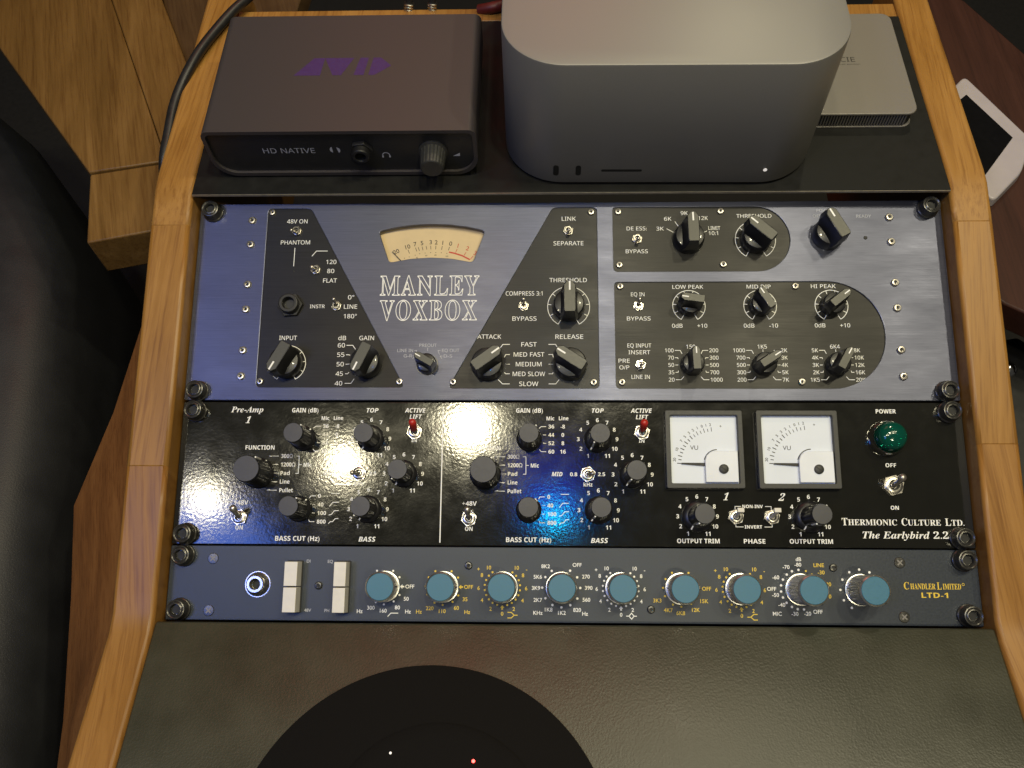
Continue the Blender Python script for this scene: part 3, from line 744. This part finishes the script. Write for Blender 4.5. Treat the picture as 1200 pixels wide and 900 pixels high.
lb('POWER', 195.1, -139.2, 2.5, width=12.2); lb('OFF', 195.5, -172.4, 2.3, width=6.4); lb('ON', 195.8, -198.0, 2.3, width=4.8)
x0 = 163.6
for big, small, w in [('T', 'HERMIONIC', 32.6), ('C', 'ULTURE', 23.2), ('L', 'TD.', 11.2)]:
    L.t(big, x0, -206.4, 4.2, 'serif', 'ink', 0.0, align='LEFT', width=3.4)
    L.t(small, x0+3.7, -206.75, 3.3, 'serif', 'ink', 0.0, align='LEFT', width=w-3.7)
    x0 += w+2.6
lb('The Earlybird 2.2', 200.6, -214.2, 3.9, 'serifitalic', width=50.5)
L.bake('printed_lettering', face)
for x, y in [(-232.6, -139.8), (232.6, -139.8), (-232.6, -215.8), (232.6, -215.8)]: rack_bolt(eb, x, y)
for off in (0.0, -140.45):
    s0 = off != 0
    round_knob(eb, -50.4+off, -178.5, 54, 8.2, 24, 9.6)
    round_knob(eb, -23.6+off, -156.9, 48, 6.1, 24, 7.8); round_knob(eb, -23.8+off, -200.4, 48, 6.1, 24, 7.8)
    round_knob(eb, 18.5+off, -156.9, 236, 6.1, 24, 8.4); round_knob(eb, 39.5+off, -178.6, 240, 6.1, 24, 8.4); round_knob(eb, 18.5+off, -200.3, 236, 6.1, 24, 8.4)
    toggle(eb, -60.0+off, -205.6, (-0.2, 5.0), 14.5, 4.9, 1.3, 2.2, 0.0)
    toggle(eb, 45.7+off, -152.6, (0.2, 4.2), 13.5, 4.9, 1.3, 1.7, 0.0, cap='red_cap')
    toggle(eb, 12.2+off, -178.6, (-2.6 if s0 else 2.6, -0.6), 11.0, 4.8, 1.1, 1.5, 0.0)
round_knob(eb, 77.9, -203.7, 240, 6.1, 24, 9.4); round_knob(eb, 144.8, -203.6, 240, 6.1, 24, 9.4)
toggle(eb, 100.8, -203.9, (0, 3.2), 13.0, 4.7, 1.0, 1.4, 0.0, bat=True); toggle(eb, 122.3, -203.9, (0, 3.2), 13.0, 4.7, 1.0, 1.4, 0.0, bat=True)
toggle(eb, 195.8, -184.6, (0, 3.6), 16.5, 6.4, 1.6, 2.4, 0.0)
# pilot lamp
b = MB(); b.lathe(0, 0, [(11.0, 0), (11.0, 1.2), (10.2, 5.0), (9.6, 6.0), (8.9, 5.4), (8.4, 1.5), (0.01, 1.4)], 36); pl = b.build('pilot_lamp', 'chrome', eb, loc=(194.0, -156.0, 0))
b = MB(); b.lathe(0, 0, [(8.3, 1.6), (8.8, 5.2), (8.8, 9.5), (8.0, 12.0), (6.4, 13.4), (3.4, 14.4), (0.01, 14.8)], 36); b.build('lamp_lens', 'green_lens', pl)
# square meters
def square_meter(x0, x1, y0, y1):
    f = sheet('meter', 'meter_black', eb, rounded(x0, x1, y0, y1, 1.0, 2), [rounded(x0+3.0, x1-3.0, y0+3.0, y1-3.0, 0.8, 2)], 0.05, 4.2, 0.3)
    w = x1-x0-6; hh = y1-y0-6; ax, ay = x0+3, y0+3
    b = MB(); b.box(ax-0.5, ax+w+0.5, ay-0.5, ay+hh+0.5, 0.2, 0.9); cd = b.build('meter_card', 'meter_white', f, smooth=0)
    # raised quarter cover over the movement
    cov = [(ax+w*0.99, ay+0.1), (ax+w*0.99, ay+hh*0.49)]+[(ax+w*0.46+0.5-0.0, ay+hh*0.49)]+[(ax+w*0.46, ay+0.1)]
    poly = [(ax+w*0.985, ay+hh*0.02), (ax+w*0.985, ay+hh*0.47), (ax+w*0.70, ay+hh*0.475), (ax+w*0.585, ay+hh*0.46), (ax+w*0.53, ay+hh*0.41), (ax+w*0.505, ay+hh*0.34), (ax+w*0.505, ay+hh*0.02)]
    b = MB(); b.prism(poly, 0.8, 3.4); cv = b.build('meter_cover', 'meter_cover', f, bevel=0.3)
    b = MB(); b.lathe(ax+w*0.77, ay+hh*0.21, [(2.9, 3.3), (2.9, 4.1), (2.3, 4.5), (0.01, 4.5)], 24); sc = b.build('zero_screw', 'meter_black', cv)
    b = MB(); b.box(-1.9, 1.9, -0.32, 0.32, 4.5, 4.56); b.build('screw_slot', 'dark', sc, smooth=0, loc=(ax+w*0.77, ay+hh*0.21, 0), rot=(0, 0, rad(-35)))
    q = Lettering(); px_, py_ = ax+w*0.66, ay+hh*0.28
    R0 = w*0.50
    for i in range(15):
        a = 178-i*6.0; rr = R0+(0.0 if i % 2 else 0.0); q.mb.line([polar(px_, py_, rr, a), polar(px_, py_, rr+(2.6 if i % 2 == 0 else 1.9), a)], 0.36 if i > 8 else 0.5, 0.9, 'ink_black')
    for s, a in [('20', 173), ('10', 158), ('7', 144), ('5', 136), ('3', 128), ('2', 121), ('1', 114), ('0', 107), ('1', 101), ('2', 95)]:
        c = polar(px_, py_, R0+4.3, a); q.t(s, c[0], c[1], 1.7, 'plain', 'ink_black', 0.9, rot=rad(a-90), bold=0.01)
    q.t('+', *polar(px_, py_, R0+3.6, 80), 2.0, 'plain', 'ink_black', 0.9)
    q.t('VU', ax+w*0.36, ay+hh*0.53, 2.7, 'plain', 'ink_black', 0.9)
    q.mb.line(arc(ax+w*0.70, ay+hh*0.30, w*0.205, 92, 165, 14), 0.55, 0.95, 'ink_black')
    q.bake('printed_scale', cd)
    b = MB(); a0 = (ax+w*0.50, ay+hh*0.28); b.prism([(a0[0]+0.4, a0[1]-1.0), (a0[0]+0.4, a0[1]+1.0), (ax+w*0.16, ay+hh*0.305), (ax+w*0.16, ay+hh*0.285)], 1.5, 1.75); b.build('needle', 'ink_black', f, smooth=0)
    return f
square_meter(59.6, 106.6, -187.2, -139.4); square_meter(115.0, 164.1, -187.2, -139.4)

# ================================================================== rack unit 3: blue-grey one space channel amplifier
lt = thing('rack_channel_strip', 'slim blue grey rack unit with nine teal capped knobs', 'channel strip', rot=ROT)
b = MB(); b.prism(rounded(-241.3, 241.3, -266.5, -222.6, 0.6, 2), -3.2, 0); face = b.build('faceplate', 'steel_blue', lt, bevel=0.4)
b = MB(); b.box(-222, 222, -265.5, -223.5, -150, -3.4); b.build('chassis', 'black', lt)
L = Lettering(); ln = L.mb.line; KY = -246.2
def ll(s, x, y, m='ink', cap=2.2, **k): L.t(s, x, y, cap, 'plain', m, 0.0, bold=0.012, **k)
def dots(x, angs, m, r=10.4, rr=0.62):
    for a in angs: L.mb.dot(*polar(x, KY, r, a), rr, 0, m)
def arrow(x, y, deg, m):
    c, s_ = math.cos(rad(deg)), math.sin(rad(deg))
    L.mb.add([(x+px_*c-py_*s_, y+px_*s_+py_*c, 0.07) for px_, py_ in ((1.3, 0), (-0.2, 1.3), (-0.2, 0.45), (-1.3, 0.45), (-1.3, -0.45), (-0.2, -0.45), (-0.2, -1.3))], [[0, 1, 2, 3, 4, 5, 6]], m)
def freq(x, m, names, hz=True):
    dots(x, (32, 62, 118, 148, 178, 205, -28, -56, -90, -118), m); arrow(x+10.6, KY, 180, m); ll('OFF', x+15.2, KY+0.1, m)
    for s, a, r in zip(names, (-28, -56, -92, -122), (15.0, 14.6, 14.0, 14.6)):
        q = polar(x, KY, r, a); ll(s, q[0], q[1], m)
ysym = -261.0
freq(-110.0, 'ink', ('50', '80', '160', '300')); ll('Hz', -124.4, ysym+0.4); ll('Hz', -95.5, ysym+0.4); ln([(-107.5, -263.6), (-105.6, -261.6), (-101.2, -261.6)], 0.45, 0, 'ink')
freq(-74.8, 'ink_yellow', ('35', '60', '110', '220')); ll('Hz', -89.0, ysym+0.4, 'ink_yellow'); ll('Hz', -60.2, ysym+0.4, 'ink_yellow')
def gainring(x, m, sym):
    for i in range(1, 10):
        for sg in (1, -1): L.mb.dot(*polar(x, KY, 10.6, -90+sg*16.2*i), 0.62, 0, m)
    arrow(x, KY-11.6, 90, m); ll('0', x, KY-15.2, m)
    for v, a in (('2', 29), ('4', 58), ('6', 88), ('8', 120), ('10', 144)):
        for sg in (1, -1): q = polar(x, KY, 14.2, -90+sg*a); ll(v, q[0], q[1], m)
    ll('+', x-14.4, KY+10.6, m, 2.2); ll('-', x+14.4, KY+10.6, m, 2.2)
    if sym == 'shelf':
        ln([(x+3.2, -260.6), (x+5.4, -260.6), (x+7.2, -262.2), (x+9.2, -262.2)], 0.5, 0, m); ln([(x+3.2, -263.8), (x+5.4, -263.8), (x+7.2, -262.2)], 0.5, 0, m)
    if sym == 'shelf_r':
        ln([(x+9.2, -260.6), (x+7.0, -260.6), (x+5.2, -262.2), (x+3.2, -262.2)], 0.5, 0, m); ln([(x+9.2, -263.8), (x+7.0, -263.8), (x+5.2, -262.2)], 0.5, 0, m)
    if sym == 'bell':
        ln([(x+3.0, -262.2), (x+4.6, -262.2), (x+6.1, -260.5), (x+7.6, -262.2), (x+9.2, -262.2)], 0.5, 0, m); ln([(x+4.6, -262.2), (x+6.1, -263.9), (x+7.6, -262.2)], 0.5, 0, m)
gainring(-39.4, 'ink_yellow', 'shelf')
x = -4.3; dots(x, (33, 0, -33, -62, -90, -118, -147, 180, 147, 120, 62), 'ink', 11.3, 0.72)
for s, px_, py_ in [('OFF', 4.6, -232.8), ('270', 9.8, -239.6), ('390', 11.3, -246.1), ('560', 9.9, -253.0), ('820', 4.4, -258.9), ('1K2', -4.3, -260.6), ('1K8', -12.1, -258.8), ('2K7', -18.3, -253.3), ('3K9', -19.4, -246.4), ('5K6', -18.3, -239.9), ('8K2', -13.6, -233.7)]:
    ll(s, px_ + (0.6 if px_ > 0 else 0), py_)
ll('KHz', -18.3, -260.7); ll('Hz', 9.6, -261.0)
gainring(30.9, 'ink', 'bell')
freq(66.4, 'ink_yellow', ('15K', '12K', '6K8', '4K7')); ll('3K3', 52.4, -253.1, 'ink_yellow')
gainring(101.6, 'ink_yellow', 'shelf_r')
x = 136.6; dots(x, (92, 112, 131, 150, 168, 186, 204, 222, 241, 259, 277), 'ink', 11.4, 0.72); dots(x, (70, 50, 30, 10, -12, -34), 'ink_yellow', 11.4, 0.6)
for s, px_, py_, m in [('dB', 136.5, -228.6, 'ink'), ('-80', 136.0, -231.8, 'ink'), ('-70', 129.0, -233.2, 'ink'), ('-60', 122.6, -239.2, 'ink'), ('OFF', 119.8, -245.9, 'ink'), ('-50', 121.9, -249.4, 'ink'), ('-40', 125.2, -255.0, 'ink'), ('MIC', 122.3, -260.1, 'ink'),
                        ('-30', 132.6, -260.1, 'ink'), ('-20', 140.0, -259.9, 'ink'), ('OFF', 146.0, -258.8, 'ink'), ('LINE', 148.2, -232.0, 'ink_yellow'), ('-30', 149.4, -236.2, 'ink_yellow'), ('-20', 152.8, -243.0, 'ink_yellow'), ('-10', 152.4, -250.0, 'ink_yellow')]:
    ll(s, px_, py_, m)
dots(171.8, (30, 60, 90, 120, 150, 180, 210, 240), 'ink', 11.8, 0.72)
L.t('C', 198.6, -243.6, 4.0, 'serif', 'ink_yellow', 0, width=3.0); L.t('HANDLER', 208.1, -243.9, 3.1, 'serif', 'ink_yellow', 0, width=14.6)
L.t('L', 217.6, -243.6, 4.0, 'serif', 'ink_yellow', 0, width=2.6); L.t('IMITED', 225.0, -243.9, 3.1, 'serif', 'ink_yellow', 0, width=10.6)
L.mb.line(arc(231.6, -242.6, 0.7, 0, 360, 12), 0.25, 0, 'ink_yellow')
L.t('LTD-1', 214.8, -248.9, 2.9, 'bold', 'ink_yellow', 0, width=15.4)
for s, px_, py_ in [('DI', -156.6, -231.6), ('48V', -155.6, -260.3), ('EQ', -143.4, -231.7), ('PH', -144.0, -260.4)]: ll(s, px_, py_, 'ink_dim', 1.8)
L.bake('printed_lettering', face)
for kx, hh, a in [(-110, 16, 0), (-74.8, 16, 0), (-39.4, 16, -90), (-4.3, 16, -62), (30.9, 16, -90), (66.4, 17, 0), (101.6, 17, -90), (136.8, 26, -60), (171.6, 24, -50)]:
    o, g = blue_knob(lt, kx, KY, hh); g.rotation_euler = (0, 0, rad(a))
for x, y in [(-232.6, -228.6), (232.6, -228.6), (-232.6, -260.3), (232.6, -260.3)]: rack_bolt(lt, x, y)
for x, y in [(-214.9, -230.4), (-215.2, -261.0), (195.8, -230.3), (195.8, -261.4)]: cross_screw(lt, x, y)
for x, y in [(-149.7, -245.9), (-59.8, -233.6), (48.5, -258.3), (156.5, -233.4)]: panel_screw(lt, x, y, 0, 2.3)
for o in lt.children:
    if o.name.startswith('panel_screw') and o.data.materials[0] == M['screw']: o.data.materials[0] = M['bolt']
b = MB(); b.ring(0, 0, 7.2, 7.7, 0, 0.3, 40); b.lathe(0, 0, [(7.2, 0), (6.9, 1.0), (5.4, 3.6), (5.4, 5.6), (4.8, 6.2), (3.4, 6.2), (3.2, 0.6), (0.01, 0.6)], 40)
jk = b.build('jack_socket', 'nickel', lt, loc=(-186.6, -245.4, 0))
b = MB(); b.lathe(0, 0, [(3.15, 0.7), (0.01, 0.75)], 24, cap=False); b.build('jack_hole', 'dark', jk)
def rocker(x0, x1, zt, zb):
    s = MB(); s.box(x0-0.5, x1+0.8, -261.9, -231.2, 0, 0.5); fr = s.build('push_button', 'dark', lt, smooth=0)
    for (y0, y1, h0, h1) in ((-246.5, -231.9, zt, zt), (-261.6, -246.8, zb, zb)):
        b = MB(); b.prism([(x0, y0), (x1, y0), (x1, y1), (x0, y1)], 0.3, h0, inset=0.3); b.build('button_cap', 'button', fr, bevel=0.25)
rocker(-168.4, -160.4, 10, 10); rocker(-138.9, -131.4, 10, 10)

# ================================================================== things on the shelf
ZS = 14.5
# graphite interface box
ab = thing('audio_interface', 'flat graphite box with purple logo and headphone knob on the shelf', 'audio interface', loc=(-141.6, 9.6, ZS))
W, D, H_ = 85.3, 106.5, 40.0
def lying(name, mat, poly, y0, y1, parent, bevel=0.0, m=None):
    """outline in x-z pushed along y"""
    n = len(poly); q = MB()
    q.add([(x, y0, z) for x, z in poly]+[(x, y1, z) for x, z in poly], [list(range(n)), [2*n-1-i for i in range(n)]]+[[i, n+i, n+(i+1) % n, (i+1) % n] for i in range(n)])
    return q.build(name, mat, parent, bevel=bevel)
out = rounded(-W, W, 1.5, H_, [15, 15, 5, 5], 4)
inn = rounded(-W+2.4, W-2.4, 4.2, H_-2.6, [13, 13, 3.4, 3.4], 4)
n = len(out); q = MB()
vs_ = [(x, 0, z) for x, z in out]+[(x, 0, z) for x, z in inn]+[(x, 2.2, z) for x, z in inn]+[(x, D, z) for x, z in out]
fs = []
for i in range(n):
    j = (i+1) % n
    fs += [[i, j, n+j, n+i], [n+i, n+j, 2*n+j, 2*n+i], [i, 3*n+i, 3*n+j, j]]
fs.append([3*n+i for i in range(n)])
q.add(vs_, fs); body = q.build('case', 'graphite', ab, bevel=0.0, smooth=35)
fr = lying('front_panel', 'front', [(x, z) for x, z in inn], 2.0, 4.0, ab)
L = Lettering(); zt = H_
lx, ly = -2.0, 57.0
def pg(pts): L.mb.add([(lx+x, ly+y, zt+0.07) for x, y in pts], [list(range(len(pts)))], 'ink_purple')
pg([(-31, -8), (-14, -8), (-12.5, 8), (-19.5, 8)]); pg([(-12.5, 8), (6.5, 8), (-0.5, -8), (-6, -8)][::-1]); pg([(7.5, -8), (14, -8), (16, 8), (10.5, 8)][0:4]); pg([(17, -8), (21, -8), (31, 0.5), (24, 8), (19, 8)])
L.bake('printed_logo', body)
L = Lettering(); L.t('HD NATIVE', -34, 22.5-0.6, 4.2, 'sans', 'ink_dim', 0, width=33.0)
L.mb.add([(-5.2+2.6*math.cos(a), 22.5+2.6*math.sin(a), 0.07) for a in [rad(110+i*20) for i in range(8)]], [list(range(8))], 'ink_dim')
L.mb.add([(-3.8+2.6*math.cos(a), 22.0+2.6*math.sin(a), 0.07) for a in [rad(-60+i*20) for i in range(8)]], [list(range(8))], 'ink_dim')
L.mb.line(arc(27.2, 17.4, 2.2, -10, 190, 14), 0.6, 0, 'ink_dim'); L.mb.line([(25.0, 17.2), (25.0, 15.4)], 1.0, 0, 'ink_dim'); L.mb.line([(29.4, 17.2), (29.4, 15.4)], 1.0, 0, 'ink_dim')
L.mb.add([(69.5, 16.2, 0.07), (74.0, 16.2, 0.07), (74.0, 19.0, 0.07)], [[0, 1, 2]], 'ink_dim')
pr = L.bake('printed_lettering', fr); pr.rotation_euler = (rad(90), 0, 0); pr.location = (0, 1.95*S, 0)
q = MB(); q.prism([polar(0, 0, 7.4, 60*i+10) for i in range(6)], 0, 3); q.lathe(0, 0, [(5.6, 2.9), (5.6, 7), (5.0, 7.6), (3.4, 7.6), (3.2, 1.0), (0.01, 1.0)], 28)
jk = q.build('headphone_jack', 'black', ab, loc=(12.6, 2.0, 23.2), rot=(rad(90), 0, 0), bevel=0.3)
n = 72; vs_, fs = [], []
for zz, f in ((0, 1.12), (1.5, 1.12), (2.0, 1.0), (13, 0.92), (14.5, 0.86), (15, 0.78)):
    for i in range(n):
        a = 2*math.pi*i/n; fl = 1-(0.055*max(0, math.cos(a*18)) if 1.8 < zz < 14 else 0); vs_.append((8.2*f*fl*math.cos(a), 8.2*f*fl*math.sin(a), zz))
for k in range(5):
    for i in range(n): fs.append([k*n+i, k*n+(i+1) % n, (k+1)*n+(i+1) % n, (k+1)*n+i])
fs.append([5*n+i for i in range(n)])
q = MB(); q.add(vs_, fs); kn = q.build('volume_knob', 'meter_black', ab, loc=(57.4, 2.0, 20.5), rot=(rad(90), 0, 0), smooth=28)
q = MB(); q.lathe(0, 0, [(4.2, 15.0), (3.9, 14.6), (0.01, 14.5)], 24, cap=False); q.build('knob_cap', 'knob_body', kn)
for sx in (-60, 60):
    for yy in (14, 92): q = MB(); q.lathe(sx, yy, [(6, 0), (6, 2.2)], 16); q.build('rubber_foot', 'rubber', ab)

# silver desktop computer
mc = thing('desktop_computer', 'large rounded silver desktop computer standing on the black shelf', 'computer', loc=(59.6, 99.6, ZS), rot=(0, 0, -0.0083))
q = MB(); base = rounded(-98.5, 98.5, -98.5, 98.5, 37, 6)
def ins(p, r0): return rounded(-98.5+r0, 98.5-r0, -98.5+r0, 98.5-r0, 37-r0, 6)
rings = [(ins(0, 2.0), 1.2), (ins(0, 0.5), 1.8), (ins(0, 0.0), 2.8), (base, 93.4), (ins(0, 0.35), 94.6), (ins(0, 1.2), 95.0)]
n = len(base); vs_, fs = [], []
for poly, zz in rings: vs_ += [(x, y, zz) for x, y in poly]
for k in range(len(rings)-1):
    for i in range(n): fs.append([k*n+i, k*n+(i+1) % n, (k+1)*n+(i+1) % n, (k+1)*n+i])
fs += [[(len(rings)-1)*n+i for i in range(n)], [n-1-i for i in range(n)]]
q.add(vs_, fs); q.build('case', 'silver', mc, smooth=30)
q = MB(); q.lathe(0, 0, [(80, 0), (80, 2.4)], 64); q.build('base_ring', 'black', mc)
yf = -98.5
for xx in (-65.8, -51.8):
    s = rounded(xx-1.7, xx+1.7, 8.6, 17.4, 1.65, 4); lying('port', 'dark', s, yf-0.06, yf+0.4, mc)
lying('card_slot', 'dark', rounded(-37.5, -12.0, 12.0, 14.0, 0.9, 3), yf-0.06, yf+0.4, mc)
q = MB(); q.lathe(0, 0, [(1.25, 0), (1.2, 0.12), (0.01, 0.14)], 16); q.build('status_light', 'white_emitter', mc, loc=(64.4, yf, 13.4), rot=(rad(90), 0, 0))

# small silver drive
dv = thing('hard_drive', 'thin silver drive with dark ribbed side beside the desktop computer', 'hard drive', loc=(194.0, 97.5, ZS))
q = MB(); q.prism(rounded(-32.0, 34.4, -48.4, 49.5, [3, 7, 7, 3], 5), 10.8, 12.6); tp = q.build('top_plate', 'silver_mat', dv, bevel=0.5)
q = MB(); q.prism(rounded(-31.2, 33.4, -47.0, 48.4, [3, 7, 7, 3], 5), 1.4, 10.9); bd = q.build('body', 'fin', dv)
q = MB(); pts = rounded(-29.8, 30.4, -46.6, 47.4, [3, 7, 7, 3], 5)
for i in range(31): xx = -28.5+i*1.85; q.box(xx, xx+0.9, -47.8, -46.8, 1.8, 10.6)
q.build('cooling_fins', 'silver_mat', bd, smooth=0)
q = MB(); q.prism(rounded(-31.8, 34.2, -48.2, 49.3, [3, 7, 7, 3], 5), 0.0, 1.3); q.build('bottom_plate', 'silver_mat', dv, bevel=0.3)
L = Lettering(); L.t('LACIE', -7.0, 2.8, 4.4, 'sans', 'ink_black', 12.6, width=18); L.t('design by neil poulton', -8.0, -1.8, 1.0, 'sans', 'ink_black', 12.6, width=26)
L.bake('printed_lettering', tp)

# ================================================================== round pad and device on the leather
py = -381.0
pad = thing('round_mat', 'large round black felt mat lying on the leather rest', 'mat', loc=(-77.0, py, arm_z(py)), rot=(-math.atan(ARM), 0, 0))
q = MB(); q.lathe(0, 0, [(98.6, 0.0), (99.2, 0.4), (99.0, 1.6), (98.2, 2.2), (0.01, 2.2)], 120); q.build('mat_disc', 'felt', pad)
pk = thing('round_controller', 'low round black device with a tiny red light on the felt mat', 'controller', loc=(-70.0, -372, arm_z(-372)+2.4), rot=(-math.atan(ARM), 0, 0))
q = MB(); q.lathe(0, 0, [(58, 0), (58.4, 0.8), (57, 1.8), (50, 2.8), (0.01, 3.2)], 96); q.build('case', 'felt', pk)
q = MB(); q.lathe(0, 0, [(0.9, 0), (0.8, 0.5), (0.01, 0.6)], 12); q.build('red_light', 'red_led', pk, loc=(18.2, 38.6, 2.8))
q = MB(); q.lathe(0, 0, [(0.7, 0), (0.6, 0.4), (0.01, 0.5)], 12); q.build('white_dot', 'white_emitter', pk, loc=(-25.6, 42.1, 2.8))  # small white dot on the case, faintly emissive

# ================================================================== cables at the back
q = MB(); q.tube(bez([(-300, 10, -90), (-276, 18, -20), (-273, 34, 2), (-272.5, 58, 8), (-271, 85, 13), (-262, 115, 20), (-252, 144, 21), (-238, 172, 22), (-222, 200, 16), (-190, 235, -10)], 10), 3.6, 14)
cb = q.build('black_cable', 'rubber'); cb['label'] = 'thick black cable curving over the left oak edge behind the graphite box'; cb['category'] = 'cable'
for k, (x, y, lbl) in enumerate([(-117, 178, 'black plug with ribbed metal collar, left of the two behind the graphite box'), (-98.5, 178, 'black plug with ribbed metal collar, right of the two behind the graphite box')]):
    t = thing('audio_plug', lbl, 'plug', loc=(x, y-4, 0), rot=(rad(-14), rad(6 if k else 10), 0), group='plugs behind the shelf')
    q = MB(); q.lathe(0, 0, [(3.6, -30), (3.6, 8), (3.0, 10)], 18); q.build('plug_barrel', 'rubber', t)
    q = MB()
    for i in range(4): q.lathe(0, 0, [(3.5, 10+i*1.9), (4.0, 10.4+i*1.9), (4.0, 11.4+i*1.9), (3.5, 11.8+i*1.9)], 20)
    q.build('metal_collar', 'nickel', t)
    q = MB(); q.tube(bez([(0, 0, 17), (0, 4, 34), (6, 22, 44), (14, 60, 40)], 8), 2.6, 12); q.build('lead', 'rubber', t)
q = MB(); q.tube(bez([(-62, 174, 13), (-50, 172, 17), (-40, 180, 14), (-30, 200, 0)], 8), 4.2, 12); rp = q.build('red_cable', 'red_plug'); rp['label'] = 'short dark red cable on the oak back rail beside the silver computer'; rp['category'] = 'cable'

# ================================================================== oak stand behind the left cheek
st = thing('wooden_stand', 'heavy oak stand with slanting beam and foot block beyond the left desk cheek', 'stand', loc=(0, 0, 0))
def slab(name, mat, top, depth, parent, bevel=1.2):
    """a board: its upper face given corner by corner, thickness straight down"""
    n = len(top); q = MB()
    q.add([tuple(p) for p in top]+[(p[0], p[1], p[2]-depth) for p in top], [list(range(n)), [2*n-1-i for i in range(n)]]+[[i, n+i, n+(i+1) % n, (i+1) % n] for i in range(n)])
    return q.build(name, mat, parent, bevel=bevel)
slab('foot_block', 'oak_beam', [(-351, 64, -40), (-337, 0, -40), (-277, 14, -40), (-277, 79, -40)], 34, st)
slab('beam_face', 'oak_beam', [(-351.5, 65, -38.6), (-296, 76, -38.6), (-383, 262, -38.6), (-470, 445, -38.6), (-640, 425, -38.6)], 20, st)
slab('beam_side', 'oak_beam', [(-295.6, 76.2, -39.2), (-268, 110, -42), (-339, 261, -42), (-420, 440, -42), (-469.6, 445, -39.2), (-382.6, 262, -39.2)], 20, st)
slab('beam_back', 'brown_wood', [(-268, 108, -47), (-235, 160, -52), (-220, 330, -52), (-400, 440, -50), (-340, 262, -47)], 20, st)

# ================================================================== chair at the left edge
ch = thing('office_chair', 'dark leather chair back at the far left beside the desk', 'chair', loc=(-520, -60, -420))
prof = [(-640, 330), (-520, 250), (-452, 150), (-405, 50), (-382, -70), (-362, -200), (-330, -420), (-600, -460), (-760, -200)]
q = MB(); base = roundpoly([(x+520, y+60) for x, y in prof], 40, 5); n = len(base); rings = []
cxm = sum(p[0] for p in base)/n; cym = sum(p[1] for p in base)/n
for k, (zz, f) in enumerate([(-40, 0.90), (0, 0.98), (120, 1.0), (225, 0.99), (262, 0.95), (285, 0.86), (296, 0.70), (300, 0.45)]):
    rings.append([(cxm+(x-cxm)*f, cym+(y-cym)*f, zz) for x, y in base])
vs_, fs = [], []
for r_ in rings: vs_ += r_
for k in range(len(rings)-1):
    for i in range(n): fs.append([k*n+i, k*n+(i+1) % n, (k+1)*n+(i+1) % n, (k+1)*n+i])
fs += [[(len(rings)-1)*n+i for i in range(n)], [n-1-i for i in range(n)]]
q.add(vs_, fs); q.build('backrest', 'chair', ch, smooth=60)
q = MB(); q.lathe(cxm, cym, [(180, -330), (180, -322), (40, -300), (30, -280), (30, -40)], 40); q.build('pedestal', 'black', ch)

# ================================================================== dark red table, control panel and case at the right
tb = thing('side_table', 'dark red wooden table to the right of the rack desk', 'table')
q = MB(); poly = [(284, 300), (346, 275), (379, 208), (520, -40), (520, -180), (300, -40), (270, -8), (270, 200)]
q.prism(poly[::-1], -84, -60); top = q.build('tabletop', 'mahogany', tb, bevel=1.5)
for x, y in [(300, 180), (480, -100), (300, 0), (400, 120)]:
    q = MB(); q.box(x-15, x+15, y-15, y+15, -500, -84); q.build('leg', 'mahogany', tb)
tp = thing('control_panel', 'white framed touch panel with black screen lying on the dark red table', 'touch panel', loc=(0, 0, -60))
pol = roundpoly([(318, 173), (352, 105), (341, 72), (309, 40), (276, 96), (278, 150)], 5, 5)
pol = roundpoly([(319, 173), (353.5, 103), (337, 70), (309, 42), (268, 118)], 6, 5)
q = MB(); q.prism(pol[::-1], 0.3, 9.0, inset=1.0); q.build('frame', 'white_plastic', tp, bevel=1.4, seg=3)
q = MB(); q.prism([(300, 137), (315, 150.5), (338.5, 104.5), (309.5, 68), (285, 104)][::-1], 9.0, 9.5); q.build('screen', 'screen', tp, smooth=0)
q = MB(); q.lathe(0, 0, [(6, 0), (7, 1.5), (6.5, 4), (3, 5.5), (0.01, 5.8)], 24); wk = q.build('white_button', 'white_plastic', loc=(285, 205, -60))
wk['label'] = 'small round white knob at the outer edge of the right oak cheek'; wk['category'] = 'knob'
cs = thing('black_case', 'black case with a chrome ball knob beyond the right oak cheek', 'case', loc=(330, -120, -160))
q = MB(); q.prism([(-60, 78), (10, 92), (140, -40), (140, -260), (-60, -260)][::-1], 0, 40); q.build('case_body', 'black', cs, bevel=3)
q = MB(); q.lathe(0, 0, [(2.5, 0), (2.5, 3), (5, 5), (6.6, 8), (7, 11), (6.2, 14.5), (3.6, 17), (0.01, 17.8)], 28); q.build('ball_knob', 'chrome', cs, loc=(-13, 56, 40))

# ================================================================== the room's dark remainder
q = MB(); q.box(-3000, 3000, -1500, 2500, -620, -600); fl = q.build('floor', 'floor'); fl['kind'] = 'structure'; fl['label'] = 'dark carpet floor'
q = MB(); q.box(-3000, 3000, 1500, 1540, -600, 1900); wl = q.build('wall', 'wall'); wl['kind'] = 'structure'; wl['label'] = 'dark wall behind the desk'
